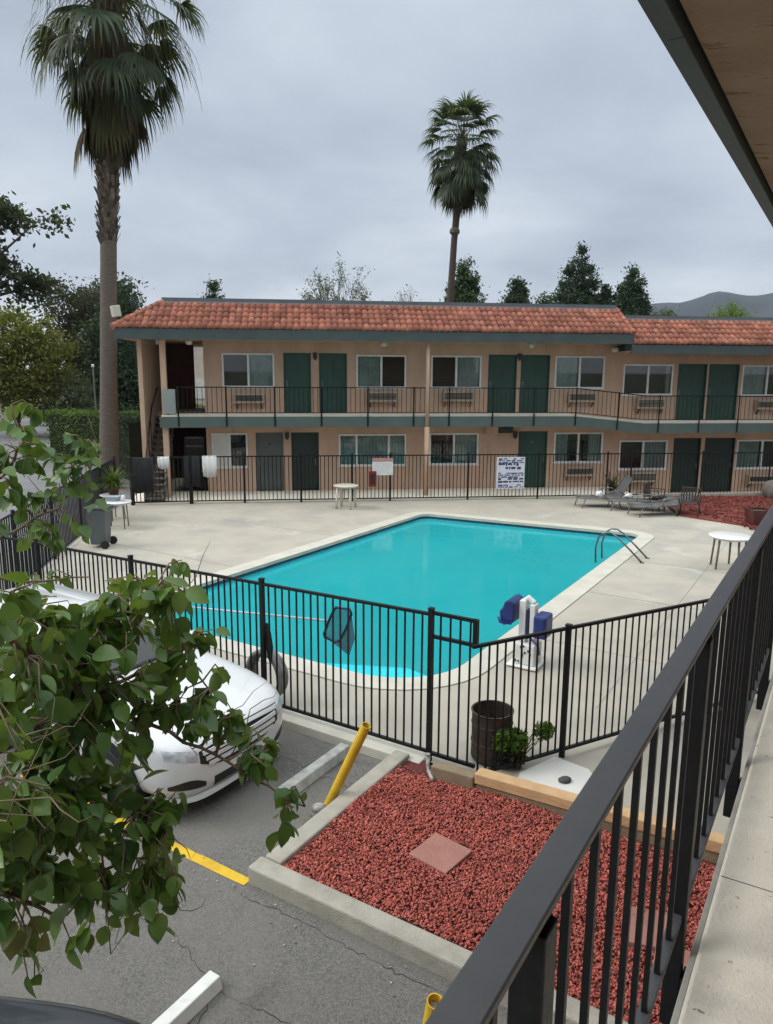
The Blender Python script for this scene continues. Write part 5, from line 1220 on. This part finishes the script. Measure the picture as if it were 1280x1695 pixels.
broad_tree('tree', 'dark pointed conifer in the middle right of the roofline', (9.2, 55, -1.05), [(0.07, 0.11, 6.82, 1.85, 1.67, 0.62), (1.23, 0.53, 6.75, 0.89, 0.83, 0.59), (-1.56, 0.57, 6.55, 0.89, 0.83, 0.59), (-0.15, 0.14, 7.48, 1.67, 1.49, 0.62), (1.08, 0.56, 7.36, 0.79, 0.76, 0.56), (1.07, 0.02, 7.23, 0.79, 0.76, 0.56), (0.17, 0.24, 8.14, 1.47, 1.32, 0.62), (1.15, -0.24, 8.18, 0.7, 0.66, 0.52), (-0.79, -0.49, 7.85, 0.7, 0.66, 0.52), (-0.13, -0.16, 8.8, 1.25, 1.14, 0.62), (-0.97, -0.36, 8.83, 0.61, 0.56, 0.49), (-0.86, -0.17, 8.82, 0.61, 0.56, 0.49), (0.08, 0.03, 9.46, 1.05, 0.94, 0.62), (0.6, -0.31, 9.64, 0.51, 0.47, 0.45), (-0.54, -0.32, 9.25, 0.51, 0.47, 0.45), (-0.2, -0.03, 10.12, 0.82, 0.72, 0.62), (0.46, -0.19, 9.99, 0.39, 0.37, 0.42), (0.59, 0.18, 10.03, 0.39, 0.37, 0.42), (-0.01, 0.09, 10.79, 0.55, 0.51, 0.62), (0.29, -0.01, 10.8, 0.26, 0.25, 0.37), (0.3, 0.16, 10.98, 0.26, 0.25, 0.37), (0.0, -0.01, 11.47, 0.21, 0.18, 0.62), (0.17, 0.05, 11.24, 0.1, 0.09, 0.32), (0.16, -0.0, 11.32, 0.1, 0.09, 0.32)], LEAF_CON, .25, 706, 52, .22, (.28, .08), 33, limbs=18, group=BT, aspect=.42)
broad_tree('tree', 'tallest dark conifer above the right half of the roof', (14.8, 60, -1.45), [(0.05, 0.1, 6.41, 3.19, 2.86, 1.05), (-2.59, 0.75, 6.43, 1.52, 1.42, 0.71), (-2.06, -0.38, 6.56, 1.52, 1.42, 0.71), (0.01, -0.36, 7.59, 2.84, 2.55, 1.05), (1.77, -0.87, 7.72, 1.36, 1.29, 0.66), (-2.23, -0.23, 7.42, 1.36, 1.29, 0.66), (0.26, -0.41, 8.78, 2.49, 2.24, 1.05), (2.06, 0.14, 8.66, 1.2, 1.12, 0.62), (1.57, -0.44, 8.75, 1.2, 1.12, 0.62), (-0.34, -0.29, 9.97, 2.12, 1.91, 1.05), (1.46, -0.35, 9.82, 1.02, 0.96, 0.57), (-1.5, 0.33, 9.76, 1.02, 0.96, 0.57), (-0.2, -0.25, 11.16, 1.74, 1.57, 1.05), (1.42, -0.32, 11.27, 0.83, 0.78, 0.52), (1.15, 0.44, 11.1, 0.83, 0.78, 0.52), (0.21, -0.01, 12.35, 1.34, 1.2, 1.05), (0.83, -0.05, 12.48, 0.64, 0.6, 0.46), (-0.8, -0.35, 12.4, 0.64, 0.6, 0.46), (-0.18, 0.01, 13.55, 0.88, 0.8, 1.05), (0.74, -0.05, 13.33, 0.43, 0.39, 0.4), (0.74, 0.06, 13.31, 0.43, 0.39, 0.4), (-0.05, 0.02, 14.77, 0.26, 0.22, 1.05), (0.16, -0.05, 14.87, 0.12, 0.11, 0.32), (0.16, -0.02, 14.83, 0.12, 0.11, 0.32)], LEAF_CON, .25, 1088, 52, .22, (.28, .08), 34, limbs=18, group=BT, aspect=.42)
broad_tree('tree', 'second broad dark conifer just right of the tallest one', (18.2, 58, -1.25), [(0.07, 0.29, 5.91, 2.94, 2.64, 0.87), (2.35, -0.42, 5.63, 1.4, 1.32, 0.71), (-2.23, 0.5, 5.64, 1.4, 1.32, 0.71), (-0.3, -0.14, 6.88, 2.63, 2.35, 0.87), (-1.66, 0.8, 7.07, 1.26, 1.19, 0.66), (1.66, -0.83, 6.74, 1.26, 1.19, 0.66), (-0.52, -0.24, 7.85, 2.29, 2.06, 0.87), (1.21, -0.24, 7.77, 1.12, 1.03, 0.62), (1.82, -0.64, 7.97, 1.12, 1.03, 0.62), (-0.42, 0.32, 8.82, 1.97, 1.76, 0.87), (1.66, -0.01, 8.83, 0.95, 0.89, 0.57), (1.01, 0.36, 8.64, 0.95, 0.89, 0.57), (-0.04, 0.04, 9.8, 1.61, 1.45, 0.87), (-1.31, 0.35, 9.66, 0.77, 0.72, 0.52), (0.85, -0.13, 9.57, 0.77, 0.72, 0.52), (-0.04, 0.09, 10.78, 1.22, 1.12, 0.87), (1.01, 0.18, 10.86, 0.59, 0.55, 0.46), (-0.64, 0.14, 10.93, 0.59, 0.55, 0.46), (0.18, -0.1, 11.76, 0.82, 0.73, 0.87), (-0.6, -0.01, 11.66, 0.4, 0.36, 0.4), (0.54, 0.13, 11.55, 0.4, 0.36, 0.4), (0.0, 0.0, 12.77, 0.24, 0.22, 0.87), (0.19, 0.03, 12.56, 0.12, 0.11, 0.32), (0.17, -0.05, 12.67, 0.12, 0.11, 0.32)], LEAF_CON, .25, 1028, 52, .22, (.28, .08), 35, limbs=18, group=BT, aspect=.42)
broad_tree('tree', 'tiny conifer top showing left of the tallest conifer', (11.3, 55, -0.9), [(-0.07, 0.24, 7.33, 0.84, 0.76, 0.4), (0.68, -0.42, 7.22, 0.4, 0.38, 0.47), (-0.5, 0.13, 7.35, 0.4, 0.38, 0.47), (-0.09, -0.19, 7.7, 0.76, 0.69, 0.4), (0.6, 0.37, 7.73, 0.37, 0.34, 0.45), (0.62, -0.08, 7.84, 0.37, 0.34, 0.45), (-0.0, 0.11, 8.08, 0.68, 0.61, 0.4), (0.38, 0.14, 8.12, 0.33, 0.31, 0.43), (-0.34, 0.34, 7.83, 0.33, 0.31, 0.43), (-0.0, 0.09, 8.45, 0.6, 0.54, 0.4), (-0.39, -0.08, 8.55, 0.29, 0.27, 0.41), (0.49, 0.14, 8.28, 0.29, 0.27, 0.41), (-0.06, -0.14, 8.83, 0.51, 0.46, 0.4), (0.37, -0.1, 8.53, 0.24, 0.23, 0.39), (-0.4, -0.1, 8.74, 0.24, 0.23, 0.39), (-0.07, 0.06, 9.2, 0.41, 0.37, 0.4), (0.27, 0.09, 9.4, 0.2, 0.18, 0.37), (0.26, -0.14, 9.12, 0.2, 0.18, 0.37), (0.03, -0.08, 9.58, 0.3, 0.27, 0.4), (0.17, 0.06, 9.6, 0.15, 0.14, 0.35), (-0.23, 0.12, 9.69, 0.15, 0.14, 0.35), (0.01, -0.0, 9.97, 0.16, 0.14, 0.4), (0.13, -0.03, 9.9, 0.08, 0.07, 0.32), (-0.1, -0.0, 10.13, 0.08, 0.07, 0.32)], LEAF_CON2, .24, 193, 46, .22, (.28, .08), 36, limbs=18, group=BT, aspect=.42)
broad_tree('tree', 'bushy conifer shoulder beside the second broad conifer', (16.7, 59, -0.9), [(-0.19, -0.09, 6.43, 1.34, 1.2, 0.63), (-0.77, 0.31, 6.63, 0.64, 0.6, 0.57), (0.99, 0.28, 6.15, 0.64, 0.6, 0.57), (-0.28, 0.13, 7.1, 1.2, 1.08, 0.63), (-0.75, -0.47, 7.13, 0.58, 0.54, 0.54), (-0.97, 0.02, 7.15, 0.58, 0.54, 0.54), (0.11, -0.03, 7.77, 1.06, 0.95, 0.63), (0.74, 0.07, 7.61, 0.51, 0.48, 0.51), (-0.77, 0.44, 7.52, 0.51, 0.48, 0.51), (-0.01, 0.14, 8.45, 0.91, 0.82, 0.63), (0.71, 0.41, 8.16, 0.44, 0.41, 0.48), (0.67, -0.02, 8.38, 0.44, 0.41, 0.48), (-0.16, -0.09, 9.12, 0.76, 0.68, 0.63), (0.44, 0.15, 8.97, 0.36, 0.34, 0.45), (-0.48, 0.34, 8.88, 0.36, 0.34, 0.45), (0.14, 0.0, 9.8, 0.59, 0.53, 0.63), (0.3, 0.13, 9.66, 0.28, 0.27, 0.41), (-0.48, 0.05, 9.67, 0.28, 0.27, 0.41), (0.04, 0.12, 10.48, 0.41, 0.37, 0.63), (-0.22, -0.02, 10.57, 0.2, 0.18, 0.37), (-0.33, 0.2, 10.55, 0.2, 0.18, 0.37), (0.0, 0.01, 11.17, 0.16, 0.14, 0.63), (0.1, 0.06, 10.9, 0.08, 0.07, 0.32), (0.13, 0.06, 10.95, 0.08, 0.07, 0.32)], LEAF_CON, .25, 488, 52, .22, (.28, .08), 39, limbs=18, group=BT, aspect=.42)
broad_tree('tree', 'bright lime green round tree in front of the hills', (31.3, 70, -.3), [(0, 0, 8.8, 2.1, 1.6, 2.0), (.9, 0, 8.2, 1.5, 1.2, 1.5), (-1.2, 0, 8.0, 1.2, 1, 1.5)], LEAF_LIME, .22, 120, 60, .3, (.2, .1), 37, group=BT)
broad_tree('tree', 'brownish low treetop right of the conifers', (21.6, 60, -.3), [(0, 0, 8.0, 1.3, 1, 1.3)], LEAF_OLIVE, .2, 60, 45, .28, (.15, .06), 38, group=BT)
def bare_tree(label, x, y, z0, h, spread, seed, leaves=500, start=.35):
    q = random.Random(seed); r = tree_root('tree', (x, y, z0), label, 'tree', BT); m = MB(); tips = []
    def grow_(p, d, l, rad, lvl):
        e = p + d*l; m.tube([p, p.lerp(e, .5) + Vector((q.uniform(-.06, .06)*l, q.uniform(-.06, .06)*l, 0)), e], [rad, rad*.85, rad*.65], 5)
        if lvl == 0: tips.append(e); return
        for i in range(3 if lvl > 1 else 4):
            nd = (d + Vector((q.uniform(-1, 1), q.uniform(-1, 1), q.uniform(-.15, .6)))*spread).normalized(); grow_(p.lerp(e, q.uniform(.55, 1)), nd, l*q.uniform(.58, .82), rad*.6, lvl-1)
    grow_(Vector((x, y, z0)), Vector((0, 0, 1)), h*start, .09, 5)
    m.build('trunk', M('bare_bark_%d' % seed, (.16, .14, .12), (.1, .09, .08), 8, .9), r)
    nq = np.random.default_rng(seed); c = np.array([list(t) for t in tips]); c = c[nq.integers(0, len(c), leaves)] + nq.normal(size=(leaves, 3))*.12
    leaf_quads('crown', LEAF_OLIVE, r, c, .13, nq, .3, .5)
bare_tree('nearly bare pale tree rising over the roof left of center', -2.4, 45, -.3, 8.6, .36, 41, 1800, .46)
bare_tree('bare twig tips just showing above the middle of the roof', 1.2, 45, -.3, 8.6, .60, 42, 200, .40)

# ------------------------------------------------------------------ palms
def fronds(q, specs, nseg=19, thin=1.0):
    """fan leaves: list of (base, azimuth, elevation, petiole, blade, droop, width) -> verts, quads"""
    vs = []; qs = []
    def strip(pts, ws, side):
        b0 = len(vs)
        for p, w_ in zip(pts, ws): vs.append(tuple(p - side*w_)); vs.append(tuple(p + side*w_))
        for k in range(len(pts)-1): qs.append((b0+2*k, b0+2*k+1, b0+2*k+3, b0+2*k+2))
    for base, az, el, pet, bl, dr, wid in specs:
        d = Vector((math.cos(az)*math.cos(el), math.sin(az)*math.cos(el), math.sin(el))); side = Vector((-math.sin(az), math.cos(az), 0)); p = Vector(base); pts = [p.copy()]
        for k in range(5):
            p = p + d*(pet/5); d = (d + Vector((0, 0, -.10*dr))).normalized(); pts.append(p.copy())
        strip(pts, [.05, .035, .03, .026, .024, .022], side)
        up = d.cross(side); n = 19
        for i in range(n):
            a = (i-(n-1)/2)/((n-1)/2)*1.5*wid + q.uniform(-.05, .05); sd_ = (d*math.cos(a) + side*math.sin(a)).normalized()
            l = bl*(.66 + .34*math.cos(a*.8))*q.uniform(.82, 1.1); pp = p.copy(); ps = [pp.copy()]; sdir = sd_.copy(); fold = 1 if i % 2 else -1
            for k in range(5):
                pp = pp + sdir*(l/5); ps.append(pp.copy())
                if k >= 1: sdir = (sdir + Vector((q.uniform(-.05, .05), q.uniform(-.05, .05), -.30*dr*(k)))).normalized()
            sside = sdir.cross(up); 
            tang = (side*math.cos(a) - d*math.sin(a)).normalized(); tang = (tang + up*.25*fold).normalized()
            ww = bl*.046*thin; strip(ps, [ww*.35, ww, ww*.9, ww*.6, ww*.32, .004], tang)
    return vs, qs
def palm(label, pts, radii, crown, n_live, n_old, n_dead, pet, blade, scale_from, skirt, seed, bark=None, strings=0, rough=.12, thin=1.0):
    q = random.Random(seed); r = tree_root('palm_tree', pts[0], label, 'palm')
    m = MB(); P = [Vector(p) for p in pts]; PP = []; RR = []
    for i in range(len(P)-1):
        for k in range(12):
            t = k/12; PP.append(P[i].lerp(P[i+1], t)); RR.append((radii[i]*(1-t) + radii[i+1]*t)*(1 + q.uniform(-.02, .02)))
    PP.append(P[-1]); RR.append(radii[-1]); m.tube(PP, RR, 14); m.build('trunk', bark or PALMBARK, r, smooth=True)
    # old leaf bases wrapped round the upper trunk
    vs = []; qs = []; tot = len(PP)
    for i in range(int(tot*scale_from), tot):
        for k in range(2):
            for j in range(13):
                a = 2*PI*(j+.5*(i % 2)+q.uniform(-.2, .2))/13; c = PP[i] + Vector((0, 0, q.uniform(-.1, .1))); rr = RR[i]; o_ = Vector((math.cos(a), math.sin(a), 0)); t_ = Vector((-math.sin(a), math.cos(a), 0)); w_ = rr*.26; hh = q.uniform(.18, .34); b0 = len(vs)
                c = c + Vector((0, 0, k*.12))
                vs += [tuple(c + o_*rr*.98 - t_*w_), tuple(c + o_*rr*.98 + t_*w_), tuple(c + o_*(rr*1.0+.11*q.uniform(.3, 1.4)) + t_*w_*.5 + Vector((0, 0, hh))), tuple(c + o_*(rr*1.0+.11*q.uniform(.3, 1.4)) - t_*w_*.5 + Vector((0, 0, hh)))]; qs.append((b0, b0+1, b0+2, b0+3))
    np_mesh('leaf_bases', vs, qs, PALMSCALE, r)
    c = Vector(crown); ax = (P[-1]-P[-2]).normalized()
    S = []
    for i in range(n_live):
        t = i/n_live; el = 1.35 - 1.75*t**.85 + q.uniform(-rough, rough); S.append((c + ax*(.5 - 1.0*t)*pet*.7, i*2.39996 + q.uniform(-.2, .2), el, pet*q.uniform(1-1.8*rough, 1+1.3*rough), blade*q.uniform(.85, 1.1), .75 + .5*t, .95))
    vs, qs = fronds(q, S, thin=thin); np_mesh('crown', vs, qs, FROND, r)
    S = []
    for i in range(n_old):
        t = i/n_old; el = -.10 - .85*t + q.uniform(-.25, .2); S.append((c + ax*(-.35 - .5*t)*pet, i*2.39996 + q.uniform(-.3, .3), el, pet*q.uniform(.8, 1.3), blade*q.uniform(.9, 1.25), 1.15, .8))
    vs, qs = fronds(q, S, thin=thin); np_mesh('drooping_fronds', vs, qs, FROND if n_old < 30 else FROND_OLD, r)
    S = []
    for i in range(n_dead):
        t = i/n_dead; el = -.85 - .55*q.random() ; rr = .16; az = i*2.39996 + q.uniform(-.3, .3)
        S.append((c + ax*(-skirt[0] - (skirt[1]-skirt[0])*t) + Vector((math.cos(az)*rr, math.sin(az)*rr, 0)), az, el, pet*q.uniform(.35, .75), blade*q.uniform(.75, 1.15), 1.5, .5))
    A = [s_ for i, s_ in enumerate(S) if i % 3]; G_ = [s_ for i, s_ in enumerate(S) if i % 3 == 0]
    vs, qs = fronds(q, A); np_mesh('dead_skirt', vs, qs, FROND_DEAD, r)
    vs, qs = fronds(q, G_); np_mesh('fading_fronds', vs, qs, FROND_OLD, r)
    if strings:     # torn leaf threads and flower stalks hanging out of the crown
        vs = []; qs = []
        for i in range(strings):
            a = q.uniform(0, 2*PI); rr = 2.45*q.random()**.6; z0_ = c.z - 1.1 - .9*q.random() - .18*rr*rr*q.uniform(.3, 1) + (.9 if rr < 1 else 0); l = q.uniform(.5, 1.7)
            p = Vector((c.x + rr*math.cos(a), c.y + rr*math.sin(a), z0_)); d = Vector((math.cos(a)*.5, math.sin(a)*.5, -.5)); sd_ = Vector((-math.sin(a), math.cos(a), 0)) if i % 2 else Vector((1, 0, 0)); b0 = len(vs); w0 = q.uniform(.006, .016)
            for k in range(6):
                ww = w0*(1-k/6.5); vs += [tuple(p - sd_*ww), tuple(p + sd_*ww)]; p = p + d.normalized()*(l/5); d = d + Vector((q.uniform(-.12, .12), q.uniform(-.12, .12), -.45))
            for k in range(5): qs.append((b0+2*k, b0+2*k+1, b0+2*k+3, b0+2*k+2))
        np_mesh('hanging_threads', vs, qs, FROND_OLD, r)
        m = MB()    # column of old stalks round the growing tip
        for i in range(46):
            a = i*2.39996; z_ = c.z - 2.6 + 3.4*i/46; p = Vector((c.x - .06, c.y, z_)); o_ = Vector((math.cos(a), math.sin(a), 0)); l = q.uniform(.5, 1.1)
            m.tube([p + o_*.28, p + o_*(.33 + .1*l) + Vector((0, 0, l*.5)), p + o_*(.40 + .35*l) + Vector((0, 0, l))], [.06, .045, .02], 5)
        m.build('stalk_bases', PALMSCALE, r)
    return r
palm('tall fan palm with hanging brown skirt, its crown cut by the top of the frame', [(-10.2, 27, -.2), (-9.95, 27, 4.2), (-9.68, 27, 8.5), (-9.5, 27, 11.8), (-9.2, 27, 16.4)], [.36, .29, .275, .33, .34], (-9.18, 27, 17.0), 46, 29, 90, 2.0, 1.45, .50, (1.0, 3.9), 51, None, 420, .26, .72)
palm('slender leaning fan palm with full crown behind the motel roof', [(3.35, 44, -.3), (3.56, 44, 8), (3.72, 44, 11.4), (3.88, 44, 13.6), (4.02, 44, 16.6)], [.24, .21, .175, .22, .21], (4.02, 44, 16.45), 58, 22, 60, 1.45, 1.28, .70, (.3, 1.5), 52, PALMBARK2)
m = MB(); m.lathe((3.74, 44, 11.9), [(.20, -.15), (.29, -.05), (.28, .1), (.20, .22)], 10); 
pk = m.build('trunk_collar', PALMSCALE); pk.parent = [o for o in bpy.data.objects if o.get('label', '').startswith('slender leaning')][0]; pk.location = -pk.parent.location

# ------------------------------------------------------------------ broad-leaved tree close to the balcony
TREE_BLOBS= [(-1.129, 2.15, 3.502, 0.08, 0.22, 0.088, 7), (-1.244, 2.5, 3.187, 0.175, 0.22, 0.185, 23), (-1.17, 2.8, 3.155, 0.184, 0.22, 0.138, 15), (-1.092, 3.0, 3.001, 0.173, 0.22, 0.148, 7), (-0.975, 3.0, 3.269, 0.136, 0.22, 0.123, 12), (-0.872, 3.05, 3.308, 0.075, 0.22, 0.063, 3), (-0.901, 3.1, 2.99, 0.153, 0.22, 0.115, 7), (-0.856, 3.1, 2.777, 0.115, 0.22, 0.102, 4), (-0.714, 3.1, 2.619, 0.089, 0.22, 0.064, 4), (-0.541, 3.1, 2.472, 0.102, 0.22, 0.089, 6), (-0.438, 3.12, 2.25, 0.077, 0.22, 0.064, 4), (-1.223, 2.6, 2.907, 0.235, 0.22, 0.15, 20), (-1.073, 2.8, 2.795, 0.138, 0.22, 0.115, 4), (-1.21, 2.4, 2.776, 0.178, 0.22, 0.138, 19), (-1.108, 2.6, 2.583, 0.15, 0.22, 0.118, 10), (-1.195, 2.25, 2.62, 0.13, 0.22, 0.111, 16), (-1.076, 2.6, 2.35, 0.16, 0.22, 0.107, 10), (-0.938, 2.7, 2.198, 0.1, 0.22, 0.089, 7), (-0.922, 2.8, 2.377, 0.081, 0.22, 0.081, 6), (-1.085, 2.6, 2.028, 0.039, 0.22, 0.043, 1), (-1.165, 2.2, 2.453, 0.091, 0.22, 0.054, 6), (-0.858, 2.7, 2.087, 0.049, 0.22, 0.056, 3), (-0.988, 2.65, 2.126, 0.065, 0.22, 0.065, 3), (-1.167, 2.2, 3.125, 0.072, 0.22, 0.109, 12), (-1.163, 2.1, 2.83, 0.069, 0.22, 0.104, 12), (-1.232, 2.8, 2.621, 0.207, 0.22, 0.138, 10), (-1.211, 2.5, 2.496, 0.123, 0.22, 0.103, 12), (-1.16, 2.6, 2.163, 0.086, 0.22, 0.064, 6), (-1.322, 2.9, 2.973, 0.143, 0.22, 0.143, 15), (-1.096, 3.1, 2.833, 0.153, 0.22, 0.102, 3), (-0.954, 3.05, 2.686, 0.088, 0.22, 0.075, 1), (-0.919, 3.0, 2.85, 0.099, 0.22, 0.099, 4), (-0.808, 3.05, 2.672, 0.1, 0.22, 0.07, 6), (-1.208, 2.15, 2.603, 0.071, 0.22, 0.088, 7), (-0.961, 1.75, 3.058, 0.036, 0.22, 0.043, 1), (-0.999, 1.8, 3.184, 0.037, 0.22, 0.059, 1), (-1.164, 3.0, 3.281, 0.099, 0.22, 0.074, 4), (-0.613, 3.12, 2.476, 0.09, 0.22, 0.064, 3), (-1.164, 2.3, 2.253, 0.047, 0.22, 0.057, 3), (-1.111, 2.65, 1.902, 0.031, 0.22, 0.035, 1), (-1.124, 2.6, 3.334, 0.086, 0.22, 0.064, 6)]
TREE_BR= [[(-1.443, 2.1, 3.347), (-1.359, 2.35, 3.374), (-1.309, 2.4, 3.324), (-1.23, 2.6, 3.099), (-1.034, 2.9, 2.759), (-0.813, 3.0, 2.575), (-0.598, 3.1, 2.373), (-0.369, 3.12, 2.22)], [(-1.47, 2.1, 2.952), (-1.35, 2.4, 2.879), (-1.257, 2.6, 2.906), (-1.179, 2.8, 3.028), (-0.987, 3.0, 3.269)], [(-1.431, 2.0, 2.732), (-1.283, 2.2, 2.493), (-1.22, 2.3, 2.349), (-1.165, 2.4, 2.232)], [(-1.502, 2.2, 3.225), (-1.385, 2.5, 3.06), (-1.218, 2.7, 2.92), (-1.085, 3.0, 2.905), (-0.901, 3.1, 2.976), (-0.788, 3.1, 2.807)], [(-1.513, 2.1, 2.573), (-1.34, 2.3, 2.432), (-1.253, 2.5, 2.241), (-1.153, 2.6, 2.257), (-0.965, 2.75, 2.217)], [(-1.479, 2.1, 2.869), (-1.311, 2.3, 2.745), (-1.203, 2.5, 2.595), (-1.016, 2.7, 2.348), (-0.948, 2.8, 2.271)]]
UP_BLOBS= [(-2.249, 4.48, 3.916, 0.129, 0.22, 0.129, 3), (-2.233, 4.48, 3.68, 0.184, 0.22, 0.166, 7), (-2.079, 4.9, 3.674, 0.181, 0.22, 0.141, 6), (-2.21, 4.62, 3.416, 0.247, 0.22, 0.133, 7), (-1.972, 4.9, 3.493, 0.101, 0.22, 0.161, 4), (-2.059, 4.76, 3.153, 0.137, 0.22, 0.086, 3), (-2.255, 4.48, 3.212, 0.147, 0.22, 0.092, 3), (-2.183, 4.76, 2.824, 0.235, 0.22, 0.047, 2)]
UP_BR= [[(-2.667, 4.06, 3.021), (-2.428, 4.34, 3.149), (-2.311, 4.48, 3.212), (-2.146, 4.76, 3.313), (-2.055, 4.9, 3.452), (-1.928, 4.97, 3.647)], [(-2.718, 4.2, 3.342), (-2.354, 4.48, 3.55), (-2.189, 4.48, 3.772), (-2.242, 4.48, 3.988)], [(-2.746, 4.2, 3.09), (-2.335, 4.62, 2.843), (-2.019, 4.9, 2.806)]]
def leaf_shape(vs, fs, p, d, nrm, L_, q, fold=.28, curl=.5):
    """ovate pointed leaf: three columns by seven rows, folded on its midrib and bent along its length"""
    side = d.cross(nrm)
    if side.length < .05: side = d.cross(Vector((1, 0, 0)))
    side.normalize(); nrm = side.cross(d).normalized(); T_ = (0, .12, .3, .5, .7, .87, 1); Wd = (.02, .27, .40, .39, .28, .12, .0); b0 = len(vs); pt = p.copy(); dd = d.copy(); pv = 0
    k = q.uniform(.2, 1)*curl; wr = q.uniform(.8, 1.12)
    for t, w_ in zip(T_, Wd):
        pt = pt + dd*(L_*(t-pv)); dd = (dd - nrm*(k*(t-pv))).normalized(); pv = t; n2 = side.cross(dd).normalized()
        ww = w_*L_*.92*wr; vs.append(tuple(pt + side*ww*math.cos(fold) + n2*ww*math.sin(fold))); vs.append(tuple(pt)); vs.append(tuple(pt - side*ww*math.cos(fold) + n2*ww*math.sin(fold)))
    for i in range(6):
        a = b0+3*i; fs.append((a, a+1, a+4, a+3)); fs.append((a+1, a+2, a+5, a+4))
def leafy_tree(name, label, base, branches, blobs, seed, leaf=(.055, .115), per=6):
    q = random.Random(seed); r = tree_root(name, base, label, 'tree'); bk = MB(); vs = []; fs = []; nodes = []
    bp = Vector(base)
    heads = [Vector(b_[0]) for b_ in branches]; fork = sum(heads, Vector())/len(heads); fork.z -= .7; fork.x -= .25; fork.y -= .2
    bk.tube([bp, bp.lerp(fork, .5) + Vector((.05, 0, .0)), fork], [.06, .05, .03], 9)
    for b_ in branches:
        P = [Vector(p) for p in b_]; start = fork.lerp(P[0], .5) + Vector((0, 0, .06)); pts = [fork, start]; 
        for i in range(len(P)-1):
            for k in range(4):
                t = k/4; pts.append(P[i].lerp(P[i+1], t) + Vector((q.uniform(-1, 1), q.uniform(-1, 1), q.uniform(-1, 1)))*.012)
        pts.append(P[-1]); n = len(pts); R = [.012*(1-i/n)**.8 + .0028 for i in range(n)]
        bk.tube(pts, R, 7); nodes += pts[4:]
    def add_leaf(p, d, L_):
        d = (d*.55 + Vector((q.uniform(-.6, .6), q.uniform(-.6, .6), q.uniform(-1.25, -.1)))).normalized()
        nr = Vector((q.uniform(-.7, .7), q.uniform(-.7, .7), q.uniform(.1, 1))).normalized(); s_ = p + d*L_*.16
        bk.tube([p, s_], .0012, 4, cap=False); leaf_shape(vs, fs, s_, d, nr, L_, q)
    for (x, y, z, rx, ry, rz, n) in blobs:
        for i in range(n):
            a = q.uniform(0, 2*PI); el = q.uniform(-1, 1); rr = q.random()**.4; c = Vector((x + rx*rr*math.cos(a)*math.sqrt(1-el*el*.6), y + ry*q.uniform(-1, 1), z + rz*rr*el))
            s_ = min(nodes, key=lambda p: (p-c).length)
            if (s_-c).length < .12: c = c + (c-s_).normalized()*.10
            dirn = (c-s_); l = dirn.length
            if l > .55: s_ = c - dirn.normalized()*.55; 
            md = s_.lerp(c, .55) + Vector((q.uniform(-.02, .02), q.uniform(-.02, .02), .05)); tw = [s_, md, c]; bk.tube(tw, [.005, .0035, .002], 5)
            if l > .55: bk.tube([min(nodes, key=lambda p: (p-s_).length), s_], [.007, .005], 5)
            k = per + q.randint(-2, 2)
            for j in range(k):
                t = 1 - .85*(j/k)**1.1; p = s_.lerp(md, t*2) if t < .5 else md.lerp(c, t*2-1)
                side = Vector((q.uniform(-1, 1), q.uniform(-1, 1), q.uniform(-.3, .3))).normalized(); add_leaf(p, (dirn.normalized()*.4 + side).normalized(), q.uniform(*leaf))
    for i in range(len(blobs)):       # bare twigs between the leaves
        b_ = q.choice(blobs); p = Vector((b_[0] + b_[3]*q.uniform(-1, 1), b_[1] + q.uniform(-.2, .2), b_[2] + b_[5]*q.uniform(-1, 1))); d = Vector((q.uniform(-.2, 1), q.uniform(-.4, .6), q.uniform(-.5, .5))).normalized(); l = q.uniform(.10, .22)
        s_ = min(nodes, key=lambda n_: (n_-p).length); j_ = lambda k_: Vector((q.uniform(-k_, k_), q.uniform(-k_, k_), q.uniform(-k_, k_)))
        bk.tube([s_, s_.lerp(p, .5) + j_(.03), p + j_(.015), p + d*l*.35 + j_(.02), p + d*l*.7 + j_(.025), p + d*l + Vector((0, 0, .03))], [.003, .0028, .0024, .002, .0015, .0008], 5)
    bk.build('branch', TWIG, r, recalc=False, smooth=True)
    np_mesh('foliage', vs, fs, LEAF_FG, r, smooth=True)
    return r
leafy_tree('tree', 'broad leaved tree reaching in from the left over the white car', (-2.45, 1.25, -.1), TREE_BR, TREE_BLOBS, 61)
leafy_tree('tree', 'upper leafy sprays of a second tree at the left edge above the near fence', (-4.6, 3.4, -.1), UP_BR, UP_BLOBS, 62, (.08, .12), 6)

# ================================================================== air
m = MB(); m.box(-500, 1500, -60, 1400, -1.4, 170)
hz, hnt, hb_ = newmat('haze_air'); hnt.nodes.remove(hb_)
pv = N(hnt, 'VolumePrincipled'); pv.inputs['Color'].default_value = (.78, .86, .96, 1); pv.inputs['Density'].default_value = .00012; pv.inputs['Anisotropy'].default_value = .2
hnt.links.new(pv.outputs[0], hnt.nodes['Material Output'].inputs['Volume'])
o = m.build('haze', hz); o['kind'] = 'stuff'
